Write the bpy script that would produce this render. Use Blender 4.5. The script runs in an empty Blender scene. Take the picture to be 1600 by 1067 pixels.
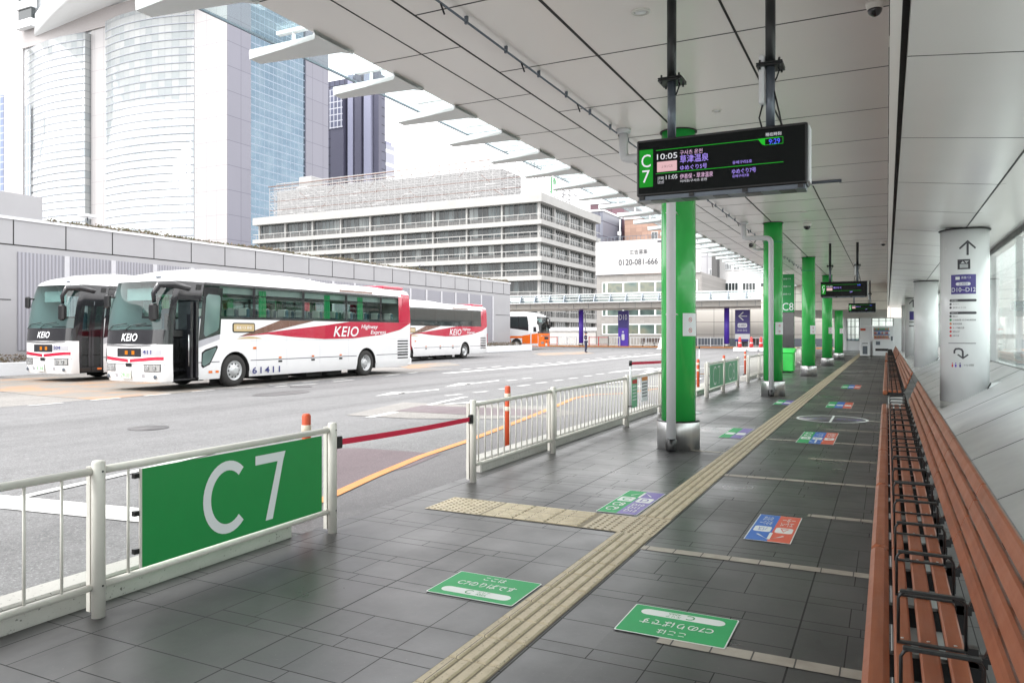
import bpy, math, random
from mathutils import Vector, Matrix
R = math.radians
random.seed(7)
S = bpy.context.scene
COL = S.collection

# ------------------------------------------------------------ camera, light, exposure
F, H = 1185.0, 1.645                       # focal length in photo pixels, eye height
TH = math.atan2(586, F); SN, CN = math.sin(TH), math.cos(TH)
cam = bpy.data.cameras.new('camera'); co = bpy.data.objects.new('camera', cam); COL.objects.link(co)
cam.sensor_width = 36; cam.lens = F / 1600 * 36; cam.shift_y = -13.5 / 1600
cam.clip_start = 0.05; cam.clip_end = 3000
co.location = (0, 0, H); co.rotation_euler = (R(90), 0, TH)
S.camera = co
SUN_EL, SUN_AZ = R(48), math.atan2(-0.45, -0.85)
w = bpy.data.worlds.new('World'); S.world = w; w.use_nodes = True
nt = w.node_tree; bg = nt.nodes['Background']
sky = nt.nodes.new('ShaderNodeTexSky'); sky.sky_type = 'NISHITA'; sky.sun_disc = False
sky.sun_elevation = SUN_EL; sky.sun_rotation = SUN_AZ; sky.dust_density = 3
hs = nt.nodes.new('ShaderNodeHueSaturation'); hs.inputs['Saturation'].default_value = 0.22
nt.links.new(sky.outputs[0], hs.inputs['Color'])
mxs = nt.nodes.new('ShaderNodeMix'); mxs.data_type = 'RGBA'; mxs.inputs[0].default_value = 0.6   # cloud cover over the clear sky
nt.links.new(hs.outputs[0], mxs.inputs[6])
wn = nt.nodes.new('ShaderNodeTexNoise'); wn.inputs['Scale'].default_value = 2.2; wn.inputs['Detail'].default_value = 5
wr = nt.nodes.new('ShaderNodeValToRGB')
wr.color_ramp.elements[0].position = .3; wr.color_ramp.elements[0].color = (10.3, 10.2, 10.2, 1)
wr.color_ramp.elements[1].position = .7; wr.color_ramp.elements[1].color = (14.6, 14.4, 14.3, 1)
nt.links.new(wn.outputs[0], wr.inputs[0]); nt.links.new(wr.outputs[0], mxs.inputs[7])
nt.links.new(mxs.outputs[2], bg.inputs['Color']); bg.inputs['Strength'].default_value = 0.12
sl = bpy.data.lights.new('sun', 'SUN'); sl.energy = 0.9; sl.angle = R(14); sl.color = (1, .97, .92)
so = bpy.data.objects.new('sun', sl); COL.objects.link(so)
sv = Vector((math.sin(SUN_AZ) * math.cos(SUN_EL), math.cos(SUN_AZ) * math.cos(SUN_EL), math.sin(SUN_EL)))
so.rotation_euler = sv.to_track_quat('Z', 'Y').to_euler()
S.view_settings.view_transform = 'Standard'; S.view_settings.look = 'None'; S.view_settings.gamma = 1
S.view_settings.exposure = 1.5
S.render.engine = 'CYCLES'
S.cycles.max_bounces = 10; S.cycles.diffuse_bounces = 7; S.cycles.transparent_max_bounces = 16

# ------------------------------------------------------------ measuring helpers
def P(px, py, d):
    u = (px - 800) / F
    return (d * (-SN + u * CN), d * (CN + u * SN), H + d * (520 - py) / F)
def at(px, py, z=0.0):
    return P(px, py, (z - H) * F / (520 - py))
def onX(px, py, X):
    return P(px, py, X / (-SN + (px - 800) / F * CN))
def onY(px, py, Y):
    return P(px, py, Y / (CN + (px - 800) / F * SN))

# ------------------------------------------------------------ materials
MATS = {}
class NG:
    def __init__(s, name):
        s.m = bpy.data.materials.new(name); s.m.use_nodes = True; s.t = s.m.node_tree
        s.b = s.t.nodes['Principled BSDF']; s.tc = s.t.nodes.new('ShaderNodeTexCoord')
        MATS[name] = s.m
    def n(s, ty, **k):
        q = s.t.nodes.new(ty)
        for a, v in k.items(): setattr(q, a, v)
        return q
    def l(s, a, b): s.t.links.new(a, b)
    def math(s, op, a, b=None, c=None):
        q = s.n('ShaderNodeMath', operation=op)
        for i, v in enumerate((a, b, c)):
            if v is None: continue
            if isinstance(v, (int, float)): q.inputs[i].default_value = v
            else: s.l(v, q.inputs[i])
        return q.outputs[0]
    def xyz(s, out='Object'):
        q = s.n('ShaderNodeSeparateXYZ'); s.l(s.tc.outputs[out], q.inputs[0]); return q.outputs
    def noise(s, scale, detail=4, rough=.6, stretch=None, out='Object'):
        q = s.n('ShaderNodeTexNoise'); q.inputs['Scale'].default_value = scale; q.inputs['Detail'].default_value = detail
        q.inputs['Roughness'].default_value = rough
        if stretch:
            mp = s.n('ShaderNodeMapping'); mp.inputs['Scale'].default_value = stretch
            s.l(s.tc.outputs[out], mp.inputs[0]); s.l(mp.outputs[0], q.inputs[0])
        else: s.l(s.tc.outputs[out], q.inputs[0])
        return q.outputs[0]
    def ramp(s, fac, stops):
        q = s.n('ShaderNodeValToRGB'); e = q.color_ramp.elements
        while len(e) < len(stops): e.new(.5)
        for i, (p, c) in enumerate(stops):
            e[i].position = p; e[i].color = (*c, 1) if isinstance(c, tuple) else (c, c, c, 1)
        s.l(fac, q.inputs[0]); return q.outputs[0]
    def mix(s, fac, a, b, blend='MIX'):
        q = s.n('ShaderNodeMix', data_type='RGBA', blend_type=blend)
        for i, v in ((0, fac), (6, a), (7, b)):
            if isinstance(v, (int, float)): q.inputs[i].default_value = v
            elif isinstance(v, tuple): q.inputs[i].default_value = (*v, 1)
            else: s.l(v, q.inputs[i])
        return q.outputs[2]
    def line(s, c, sp, lw, ph=0.0):
        f = s.math('FRACT', s.math('DIVIDE', s.math('ADD', c, ph + lw / 2), sp))
        return s.math('LESS_THAN', f, lw / sp)
    def bump(s, h, strength=.2, dist=.01):
        q = s.n('ShaderNodeBump'); q.inputs['Strength'].default_value = strength; q.inputs['Distance'].default_value = dist
        s.l(h, q.inputs['Height']); s.l(q.outputs[0], s.b.inputs['Normal'])
    def set(s, **k):
        for a, v in k.items():
            i = s.b.inputs[{'col': 'Base Color', 'rough': 'Roughness', 'metal': 'Metallic', 'spec': 'Specular IOR Level',
                            'em': 'Emission Color', 'ems': 'Emission Strength', 'coat': 'Coat Weight'}[a]]
            if isinstance(v, tuple): i.default_value = (*v, 1)
            elif isinstance(v, (int, float)): i.default_value = v
            else: s.l(v, i)
        return s.m

def paint(name, col, rough=.45, metal=0, var=.12, scale=3.0, coat=0, bump=0):
    g = NG(name); n = g.noise(scale, 5)
    lo = tuple(c * (1 - var) for c in col); hi = tuple(min(1, c * (1 + var * .6)) for c in col)
    g.set(col=g.ramp(n, [(.2, lo), (.8, hi)]), metal=metal, coat=coat,
          rough=g.ramp(g.noise(scale * 1.3, 2), [(.15, max(0, rough - .05)), (.85, min(1, rough + .07))]))
    if bump: g.bump(g.noise(scale * 12, 3), bump)
    return g.m
def emit(name, col, st=1.0, base=(.004, .004, .004)):
    return NG(name).set(col=base, em=col, ems=st, rough=.15, spec=.12)
def glassy(name, tint=(.7, .8, .78), alpha=.6, rough=.02, gl=1.0):
    g = NG(name); t = g.t; out = t.nodes['Material Output']
    tr = g.n('ShaderNodeBsdfTransparent'); tr.inputs[0].default_value = (*[c * alpha for c in tint], 1)
    gs = g.n('ShaderNodeBsdfGlossy'); gs.inputs['Roughness'].default_value = rough; gs.inputs[0].default_value = (gl, gl, gl, 1)
    lw_ = g.n('ShaderNodeLayerWeight'); lw_.inputs[0].default_value = .5
    fr = g.math('ADD', .05, g.math('MULTIPLY', .95, g.math('POWER', lw_.outputs['Facing'], 5.0)))
    mx = g.n('ShaderNodeMixShader'); g.l(fr, mx.inputs[0]); g.l(tr.outputs[0], mx.inputs[1]); g.l(gs.outputs[0], mx.inputs[2])
    g.l(mx.outputs[0], out.inputs[0]); return g.m
def gridmat(name, col, line, su, sv_, lw, axis='X', rough=.3, metal=0, var=.15, lwv=None, cells=True, stops=None, bumpy=0):
    g = NG(name); o = g.xyz(); u = o[0 if axis == 'X' else 1]; v = o[2]
    m = g.math('MAXIMUM', g.line(u, su, lw), g.line(v, sv_, lwv or lw))
    cb = g.n('ShaderNodeCombineXYZ')
    g.l(g.math('FLOOR', g.math('DIVIDE', u, su)), cb.inputs[0]); g.l(g.math('FLOOR', g.math('DIVIDE', v, sv_)), cb.inputs[1])
    wn_ = g.n('ShaderNodeTexWhiteNoise'); g.l(cb.outputs[0], wn_.inputs[0])
    lo = tuple(c * (1 - var) for c in col); hi = tuple(min(1, c * (1 + var)) for c in col)
    c = g.ramp(wn_.outputs[0] if cells else g.noise(.2), stops or [(0, lo), (1, hi)])
    c = g.mix(g.math('MULTIPLY', g.noise(.35, 5, stretch=(1, 1, .3)), .18), c, tuple(x * .6 for x in col))
    g.set(col=g.mix(m, c, line), rough=g.math('ADD', rough, g.math('MULTIPLY', m, .4)), metal=g.math('MULTIPLY', g.math('SUBTRACT', 1, m), metal))
    if bumpy: g.bump(g.noise(bumpy, 2), .08, .3)
    return g.m

M = {}
M['white_paint'] = paint('white_paint', (.74, .73, .69), .42, var=.08)
M['cream_metal'] = paint('cream_metal', (.60, .58, .535), .38, var=.10, scale=5)
M['green_col'] = paint('green_column_film', (.035, .46, .085), .22, var=.12, coat=.4, scale=2)
M['green_sign'] = paint('green_sign', (.008, .25, .055), .42, var=.05)
M['green_pale'] = paint('green_pale', (.15, .42, .24), .5, var=.06)
M['green_bin'] = paint('green_bin', (.05, .62, .10), .4)
M['letter_white'] = paint('letter_white', (.72, .74, .76), .5, var=.04)
M['letter_dark'] = paint('letter_dark', (.05, .05, .06), .5, var=.04)
M['letter_navy'] = paint('letter_navy', (.03, .035, .16), .5, var=.04)
M['steel'] = NG('brushed_steel'); g = M['steel']
g.set(col=g.ramp(g.noise(6, 3, stretch=(14, 14, .1)), [(.2, .52), (.8, .64)]), metal=.9, rough=.36); M['steel'] = g.m
M['grey_pipe'] = paint('grey_pipe', (.62, .63, .65), .35, var=.06)
M['dark_pipe'] = paint('dark_pipe', (.010, .012, .013), .38)
M['mid_pipe'] = paint('mid_pipe', (.12, .14, .17), .3, metal=.4)
M['black'] = paint('black_plastic', (.008, .008, .009), .3, var=.3)
M['black_gloss'] = paint('black_gloss', (.012, .013, .016), .08, coat=.5)
M['rubber'] = paint('rubber', (.028, .027, .026), .8, var=.25, scale=8)
M['conc'] = NG('kerb_concrete'); g = M['conc']; n1 = g.noise(40, 5); n2 = g.noise(2.5, 5)
c = g.mix(n2, (.34, .33, .31), (.50, .49, .465)); g.set(col=g.mix(g.ramp(n1, [(.32, 1.0), (.38, 0.0)]), c, (.12, .12, .11)), rough=.85); g.bump(n1, .4); M['conc'] = g.m
M['orange_bollard'] = paint('bollard_orange', (.52, .07, .02), .5, var=.12, scale=9)
M['bollard_band'] = paint('bollard_band', (.62, .55, .45), .45)
M['belt_red'] = paint('belt_red', (.60, .006, .05), .6, var=.05)
M['red'] = paint('red_paint', (.55, .03, .03), .5)
M['orange_line'] = paint('orange_line', (.60, .25, .085), .75, var=.2, scale=6)
M['purple'] = paint('purple_film', (.10, .045, .48), .35, var=.05)
M['purple_dark'] = paint('purple_dark', (.055, .04, .22), .4, var=.05)
M['blue_sticker'] = paint('blue_sticker', (.02, .13, .48), .45, var=.06)
M['red_sticker'] = paint('red_sticker', (.62, .10, .05), .45, var=.06)
M['purple_sticker'] = paint('purple_sticker', (.13, .09, .34), .45, var=.06)
M['green_sticker'] = paint('green_sticker', (.02, .32, .10), .6, var=.08)
M['sticker_white'] = paint('sticker_white', (.66, .69, .67), .6, var=.08)

# wood-coloured bench planks
g = NG('bench_plank'); n = g.noise(2.2, 6, .65, stretch=(9, .5, 9))
g.set(col=g.ramp(n, [(.2, (.18, .054, .022)), (.5, (.27, .082, .034)), (.85, (.36, .125, .060))]), rough=g.ramp(g.noise(5), [(.3, .38), (.7, .52)]), spec=.35)
g.bump(g.noise(3, 4, stretch=(30, 1.5, 30)), .08); M['plank'] = g.m

# platform floor: dark slate tiles, wide and narrow courses, satin and slightly damp
g = NG('floor_tiles'); o = g.xyz(); x, y = o[0], o[1]
f = g.math('MULTIPLY', g.math('FRACT', g.math('DIVIDE', y, .45)), .45)
row = g.math('FLOOR', g.math('DIVIDE', y, .45)); cell = g.math('FLOOR', g.math('DIVIDE', g.math('ADD', x, .44), .62))
def cellnoise(off):
    cb_ = g.n('ShaderNodeCombineXYZ'); g.l(row, cb_.inputs[0]); g.l(cell, cb_.inputs[1]); cb_.inputs[2].default_value = off
    w_ = g.n('ShaderNodeTexWhiteNoise'); g.l(cb_.outputs[0], w_.inputs[0]); return w_.outputs[0]
hasn = g.math('GREATER_THAN', cellnoise(1.3), .42); small = g.math('MULTIPLY', g.math('LESS_THAN', f, .13), hasn)
ly = g.math('MAXIMUM', g.math('LESS_THAN', f, .007), g.math('MULTIPLY', hasn, g.math('MULTIPLY', g.math('GREATER_THAN', f, .127), g.math('LESS_THAN', f, .134))))
lb = g.math('MULTIPLY', g.line(x, .62, .006, .44 + .31 + .06), g.math('GREATER_THAN', cellnoise(4.7), .55)); ls = g.line(x, .62, .006, .44 + .31)
lx = g.math('ADD', g.math('MULTIPLY', small, ls), g.math('MULTIPLY', g.math('SUBTRACT', 1, small), lb)); xs = g.math('ADD', x, .44)
long = g.math('MAXIMUM', g.line(x, .62, .006, .44), g.line(x, 1.24, .010, .44))
ln = g.math('MAXIMUM', g.math('MAXIMUM', ly, lx), long)
cb = g.n('ShaderNodeCombineXYZ'); g.l(g.math('FLOOR', g.math('DIVIDE', xs, .31)), cb.inputs[0]); g.l(g.math('ADD', row, g.math('MULTIPLY', small, .5)), cb.inputs[1])
wnz = g.n('ShaderNodeTexWhiteNoise'); g.l(cb.outputs[0], wnz.inputs[0])
c = g.ramp(wnz.outputs[0], [(0, (.023, .023, .024)), (.5, (.031, .031, .032)), (1, (.044, .044, .045))])
c = g.mix(g.ramp(g.noise(1.3, 7, .7), [(.35, 0.0), (.75, .55)]), c, (.075, .074, .074))
c = g.mix(g.ramp(g.noise(60, 3), [(.66, 0.0), (.72, .5)]), c, (.16, .155, .15))
c = g.mix(g.ramp(g.noise(7, 2, .5), [(.735, 0.0), (.75, .7)]), c, (.016, .016, .016))
c = g.mix(g.ramp(g.noise(2.1, 6, .6, stretch=(1, .35, 1)), [(.40, 0.0), (.85, .35)]), c, (.11, .108, .105))
r = g.ramp(g.noise(.55, 6, .6), [(.33, .25), (.5, .36), (.68, .50)])
g.set(col=g.mix(ln, c, (.010, .010, .010)), rough=g.math('ADD', r, g.math('MULTIPLY', ln, .45)), spec=.55)
h = g.math('ADD', g.math('MULTIPLY', ln, -1.0), g.math('ADD', g.math('MULTIPLY', g.noise(35, 3), .22), g.math('MULTIPLY', wnz.outputs[0], .1))); g.bump(h, .22, .006); M['floor'] = g.m

# road asphalt
def asphalt(name, a, b, rough=.75):
    g = NG(name); gr = g.noise(48, 3, .85); big = g.noise(.16, 6, .6, stretch=(1.6, .5, 1)); mid = g.noise(1.8, 6)
    c = g.mix(big, a, b); c = g.mix(g.ramp(mid, [(.35, 0.0), (.75, .35)]), c, tuple(x * .72 for x in a))
    trk = g.noise(.9, 5, .6, stretch=(1.0, .045, 1)); c = g.mix(g.ramp(trk, [(.38, .42), (.5, 0.0)]), c, tuple(x * .55 for x in a)); c = g.mix(g.ramp(trk, [(.55, 0.0), (.7, .35)]), c, tuple(x * 1.25 for x in b))
    crk = g.noise(.55, 9, .75); c = g.mix(g.ramp(g.math('ABSOLUTE', g.math('SUBTRACT', crk, .5)), [(.0, .6), (.006, 0.0)]), c, tuple(x * .35 for x in a))
    c = g.mix(g.ramp(gr, [(.30, .75), (.47, 0.0)]), c, tuple(x * .30 for x in a)); c = g.mix(g.ramp(gr, [(.56, 0.0), (.72, .8)]), c, tuple(min(1, x * 2.1) for x in b))
    g.set(col=c, rough=g.ramp(big, [(.35, rough - .14), (.65, rough + .1)])); g.bump(gr, .6, .01); return g.m
M['asphalt'] = asphalt('asphalt', (.132, .132, .135), (.19, .19, .193))
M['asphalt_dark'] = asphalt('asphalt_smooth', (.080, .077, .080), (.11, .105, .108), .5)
M['asphalt_wine'] = asphalt('asphalt_wine', (.085, .055, .062), (.12, .085, .095), .5)
M['asphalt_pale'] = asphalt('asphalt_pale', (.21, .20, .19), (.27, .26, .245), .8)
def road_paint(name, col):
    g = NG(name); wear = g.noise(9, 8, .75); c = g.mix(g.ramp(wear, [(.36, 1.0), (.52, 0.0)]), col, tuple(x * .55 for x in col))
    g.set(col=c, rough=.7); g.bump(g.noise(60, 3), .3); return g.m
M['road_white'] = road_paint('road_white', (.62, .62, .61)); M['road_orange'] = road_paint('road_orange', (.72, .30, .07))
g = NG('worn_orange'); wv = g.ramp(g.noise(.7, 6, .7, stretch=(1, .5, 1)), [(.48, 0.0), (.66, .9)])
g.set(col=g.mix(wv, (.21, .195, .175), (.40, .20, .085)), rough=.75); M['worn_orange'] = g.m

# tactile paving and pale tile bands
g = NG('tactile'); o = g.xyz(); ln = g.math('MAXIMUM', g.line(o[1], .30, .006), g.line(o[0], .30, .004, .15))
c = g.ramp(g.noise(7, 7, .7), [(.25, (.36, .30, .20)), (.75, (.52, .445, .315))])
c = g.mix(g.ramp(g.noise(55, 4), [(.30, .7), (.42, 0.0)]), c, (.12, .105, .08))
g.set(col=g.mix(ln, c, (.04, .035, .03)), rough=.55); g.bump(g.noise(80, 3), .2, .004); M['tactile'] = g.m
M['tactile_shade'] = paint('tactile_shade', (.22, .185, .125), .7, var=.25, scale=9)  # darker tone paints in the shade between ribs and round the dots
g = NG('pale_band'); o = g.xyz(); c = g.ramp(g.noise(5, 6), [(.3, (.27, .24, .20)), (.7, (.38, .345, .295))])
g.set(col=g.mix(g.line(o[0], .205, .008), c, (.035, .03, .03)), rough=.5); M['band'] = g.m

# soffit panels: satin grey painted metal
g = NG('soffit_panel'); n = g.noise(.5, 2)
g.set(col=g.ramp(n, [(.15, (.83, .79, .765)), (.85, (.88, .84, .815))]), rough=.25, spec=.7)
M['soffit'] = g.m
g = NG('lower_soffit_panel')
g.set(col=g.ramp(g.noise(.5, 2), [(.15, (.76, .745, .73)), (.7, (.82, .805, .79))]), rough=.20, spec=.7); M['soffit2'] = g.m
M['seam'] = paint('seam_black', (.010, .010, .010), .6)
M['fin'] = paint('fin_white', (.72, .73, .73), .4, var=.05)
M['glass_clear'] = glassy('canopy_glass', (.90, .975, .98), .97)
M['glass_wall'] = glassy('wall_glass', (.93, .985, .97), .98, .03)
M['glass_bus'] = glassy('bus_glass', (.74, .86, .82), .85, .02)
M['glass_wind'] = glassy('windscreen_glass', (.66, .88, .86), .88, .02)
M['glass_dark'] = paint('dark_glass', (.02, .028, .03), .06, coat=.3)
g = NG('slope_panel'); o = g.xyz()
g.set(col=g.ramp(g.noise(.9, 5), [(.3, (.52, .53, .54)), (.7, (.62, .63, .64))]), rough=.22, spec=.6); g.bump(g.noise(.8, 2), .08, .02); M['slope'] = g.m
M['col_white'] = paint('column_white', (.74, .76, .77), .22, var=.04, coat=.3)
M['col_conc'] = paint('column_base', (.42, .43, .42), .6)

# ------------------------------------------------------------ mesh helpers
class MB:
    def __init__(s): s.v = []; s.f = []; s.m = []; s.sm = []
    def face(s, pts, mi=0, sm=False):
        k = len(s.v); s.v += [tuple(p) for p in pts]; s.f.append(list(range(k, k + len(pts)))); s.m.append(mi); s.sm.append(sm)
    def box(s, a, b, mi=0, M4=None):
        x0, y0, z0 = a; x1, y1, z1 = b
        if x0 > x1: x0, x1 = x1, x0
        if y0 > y1: y0, y1 = y1, y0
        if z0 > z1: z0, z1 = z1, z0
        p = [(x0, y0, z0), (x1, y0, z0), (x1, y1, z0), (x0, y1, z0), (x0, y0, z1), (x1, y0, z1), (x1, y1, z1), (x0, y1, z1)]
        if M4: p = [tuple(M4 @ Vector(q)) for q in p]
        k = len(s.v); s.v += p
        for q in ((0, 3, 2, 1), (4, 5, 6, 7), (0, 1, 5, 4), (1, 2, 6, 5), (2, 3, 7, 6), (3, 0, 4, 7)):
            s.f.append([k + i for i in q]); s.m.append(mi); s.sm.append(False)
        return s
    def bbox(s, a, b, bv=.01, mi=0):            # box with chamfered vertical and horizontal edges
        (x0, y0, z0), (x1, y1, z1) = a, b; k = len(s.v); L = []
        for z, i in ((z0, bv), (z0 + bv, 0), (z1 - bv, 0), (z1, bv)):
            c = bv if i == 0 else bv * 1.7
            X0, X1, Y0, Y1 = x0 + i, x1 - i, y0 + i, y1 - i
            L.append([(X0 + bv, Y0, z), (X1 - bv, Y0, z), (X1, Y0 + bv, z), (X1, Y1 - bv, z), (X1 - bv, Y1, z), (X0 + bv, Y1, z), (X0, Y1 - bv, z), (X0, Y0 + bv, z)])
        for q in L: s.v += q
        for j in range(3):
            for i in range(8):
                s.f.append([k + j * 8 + i, k + j * 8 + (i + 1) % 8, k + j * 8 + 8 + (i + 1) % 8, k + j * 8 + 8 + i]); s.m.append(mi); s.sm.append(False)
        s.f.append([k + i for i in reversed(range(8))]); s.m.append(mi); s.sm.append(False)
        s.f.append([k + 24 + i for i in range(8)]); s.m.append(mi); s.sm.append(False)
        return s
    def tube(s, pts, r, n=10, mi=0, cap=True):
        pts = [Vector(p) for p in pts]; rs = r if isinstance(r, (list, tuple)) else [r] * len(pts); k = len(s.v); prev = None
        for i, p in enumerate(pts):
            d = (pts[min(i + 1, len(pts) - 1)] - pts[max(i - 1, 0)]).normalized()
            ref = Vector((0, 0, 1)) if abs(d.z) < .9 else Vector((0, 1, 0))
            if prev is None: a = d.cross(ref).normalized()
            else: a = (prev - d * prev.dot(d)).normalized()
            prev = a; b = d.cross(a)
            for j in range(n):
                t = 2 * math.pi * j / n; s.v.append(tuple(p + (a * math.cos(t) + b * math.sin(t)) * rs[i]))
        for i in range(len(pts) - 1):
            for j in range(n):
                q = k + i * n; s.f.append([q + j, q + (j + 1) % n, q + n + (j + 1) % n, q + n + j]); s.m.append(mi); s.sm.append(True)
        if cap:
            s.f.append([k + j for j in reversed(range(n))]); s.f.append([k + (len(pts) - 1) * n + j for j in range(n)]); s.m += [mi] * 2; s.sm += [False] * 2
        return s
    def lathe(s, prof, c=(0, 0, 0), n=32, axis='Z', mi=0, smooth=True, caps=True):
        k = len(s.v)
        for (r, h) in prof:
            for j in range(n):
                t = 2 * math.pi * j / n; a, b = r * math.cos(t), r * math.sin(t)
                q = (a, b, h) if axis == 'Z' else ((h, a, b) if axis == 'X' else (a, h, b))
                s.v.append((q[0] + c[0], q[1] + c[1], q[2] + c[2]))
        for i in range(len(prof) - 1):
            for j in range(n):
                q = k + i * n; s.f.append([q + j, q + (j + 1) % n, q + n + (j + 1) % n, q + n + j]); s.m.append(mi); s.sm.append(smooth)
        for i in (0, len(prof) - 1):
            if caps and prof[i][0] > 1e-5: s.f.append([k + i * n + j for j in range(n)]); s.m.append(mi); s.sm.append(False)
        return s
    def prism(s, pts, off, mi=0):               # polygon extruded by vector off
        o = Vector(off); k = len(s.v); n = len(pts); s.v += [tuple(p) for p in pts] + [tuple(Vector(p) + o) for p in pts]
        s.f.append([k + i for i in range(n)]); s.f.append([k + n + i for i in reversed(range(n))]); s.m += [mi] * 2; s.sm += [False] * 2
        for i in range(n): s.f.append([k + i, k + n + i, k + n + (i + 1) % n, k + (i + 1) % n]); s.m.append(mi); s.sm.append(False)
        return s
    def grid(s, fn, us, vs, mi=0, sm=True):
        k = len(s.v); nv = len(vs)
        for u in us:
            for v in vs: s.v.append(tuple(fn(u, v)))
        for i in range(len(us) - 1):
            for j in range(nv - 1):
                s.f.append([k + i * nv + j, k + (i + 1) * nv + j, k + (i + 1) * nv + j + 1, k + i * nv + j + 1]); s.m.append(mi); s.sm.append(sm)
        return s
    def build(s, name, mats, parent=None, world=False, loc=None):
        me = bpy.data.meshes.new(name)
        v = s.v
        if parent is not None and world:
            q = base_of(parent); v = [(a - q[0], b - q[1], c - q[2]) for a, b, c in v]
        if loc is not None: v = [(a - loc[0], b - loc[1], c - loc[2]) for a, b, c in v]
        me.from_pydata(v, [], s.f)
        mats = mats if isinstance(mats, (list, tuple)) else [mats]
        for m_ in mats: me.materials.append(m_ if not isinstance(m_, str) else M[m_])
        me.polygons.foreach_set('material_index', s.m); me.polygons.foreach_set('use_smooth', s.sm); me.update()
        import bmesh
        bm = bmesh.new(); bm.from_mesh(me); bmesh.ops.remove_doubles(bm, verts=bm.verts, dist=1e-5); bmesh.ops.recalc_face_normals(bm, faces=bm.faces); bm.to_mesh(me); bm.free()
        o = bpy.data.objects.new(name, me); COL.objects.link(o)
        if parent is not None: o.parent = parent
        if loc is not None: o.location = loc
        return o
def base_of(o):
    v = Vector((0, 0, 0))
    while o is not None: v += o.location; o = o.parent
    return v
def thing(name, label, cat, loc=(0, 0, 0), group=None, rz=0):
    o = bpy.data.objects.new(name, None); COL.objects.link(o); o.location = loc; o.rotation_euler = (0, 0, rz); o.empty_display_size = .2
    return tag(o, label, cat, group)
def tag(o, label, cat, group=None):
    o['label'] = label; o['category'] = cat
    if group: o['group'] = group
    return o
def struct(o): o['kind'] = 'structure'; return o
def copy_tree(o, parent=None):
    c = o.copy(); COL.objects.link(c); c.parent = parent
    for ch in [q for q in KIDS.get(o.name, []) ]: copy_tree(ch, c)
    return c
KIDS = {}
def index_kids():
    KIDS.clear()
    for q in bpy.data.objects:
        if q.parent: KIDS.setdefault(q.parent.name, []).append(q)
def dup(o, loc, label=None, rz=None):
    index_kids(); c = copy_tree(o); c.location = loc
    if label: c['label'] = label
    if rz is not None: c.rotation_euler = (0, 0, rz)
    return c

# lettering: real flat glyph meshes, scaled to the measured width and height
def text(s, name, mat, parent, c, wd, ht, right=(1, 0, 0), up=(0, 0, 1), shear=0, bold=0, world=False, depth=.0008, spacing=1.0, line=1.0):
    cu = bpy.data.curves.new('t', 'FONT'); cu.body = s; cu.shear = shear; cu.offset = bold; cu.align_x = 'CENTER'; cu.space_character = spacing; cu.space_line = line
    cu.resolution_u = 3
    ob = bpy.data.objects.new('t', cu); COL.objects.link(ob)
    dg = bpy.context.evaluated_depsgraph_get(); me = bpy.data.meshes.new_from_object(ob.evaluated_get(dg))
    bpy.data.objects.remove(ob); bpy.data.curves.remove(cu)
    xs_ = [v.co.x for v in me.vertices]; ys_ = [v.co.y for v in me.vertices]
    x0, x1, y0, y1 = min(xs_), max(xs_), min(ys_), max(ys_)
    r, u = Vector(right).normalized(), Vector(up).normalized(); n = r.cross(u); c = Vector(c)
    if world: c = c - base_of(parent)
    ky = (ht / (y1 - y0)) if ht else wd / (x1 - x0)
    kx = (wd / (x1 - x0)) if wd else ky
    for v in me.vertices:
        v.co = c + r * ((v.co.x - (x0 + x1) / 2) * kx) + u * ((v.co.y - (y0 + y1) / 2) * ky) + n * depth
    me.name = name; me.materials.clear(); me.materials.append(M[mat] if isinstance(mat, str) else mat)
    o = bpy.data.objects.new(name, me); COL.objects.link(o); o.parent = parent
    return o
def rrect(cx, cy, w_, h_, r, n=5):
    r = min(r, w_ / 2, h_ / 2); pts = []
    for (sx, sy, a0) in ((1, 1, 0), (-1, 1, 90), (-1, -1, 180), (1, -1, 270)):
        for i in range(n + 1):
            a = R(a0 + 90 * i / n); pts.append((cx + sx * (w_ / 2 - r) + r * math.cos(a), cy + sy * (h_ / 2 - r) + r * math.sin(a)))
    return pts
def plate(pts, o, right, up, thick=.002):        # 2-D outline put on a plane, with thickness towards the viewer
    o, r, u = Vector(o), Vector(right).normalized(), Vector(up).normalized(); n = r.cross(u)
    mb = MB(); mb.prism([o + r * a + u * b for a, b in pts], n * thick); return mb

# ============================================================ GROUND
def sheet(name, poly, z, mat):
    mb = MB(); mb.face([(p[0], p[1], z) for p in poly]); return struct(mb.build(name, mat))
def rect(x0, y0, x1, y1): return [(x0, y0), (x1, y0), (x1, y1), (x0, y1)]
sheet('ground', rect(-900, -600, 900, 1200), -.06, 'asphalt_pale')
sheet('road', rect(-70, -40, -4.30, 84), -.012, 'asphalt')
sheet('pavement', rect(-4.30, -12, .98, 79), 0, 'floor')
sheet('far_pavement', rect(-80, 84.4, 3, 96), .10, 'band')
mb = MB(); mb.box((-80, 84, -.05), (-4.4, 84.4, .12)); struct(mb.build('kerb', 'orange_line'))
def strip(pts, wd, z, mb):
    pts = [Vector(p[:2]) for p in pts]
    L = []
    for i, p in enumerate(pts):
        d = (pts[min(i + 1, len(pts) - 1)] - pts[max(i - 1, 0)]).normalized(); n = Vector((-d.y, d.x)) * wd / 2
        L.append((p + n, p - n))
    for i in range(len(L) - 1):
        mb.face([(*L[i][0], z), (*L[i][1], z), (*L[i + 1][1], z), (*L[i + 1][0], z)])
def G(*pp): return [at(a, b)[:2] for a, b in pp]
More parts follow.
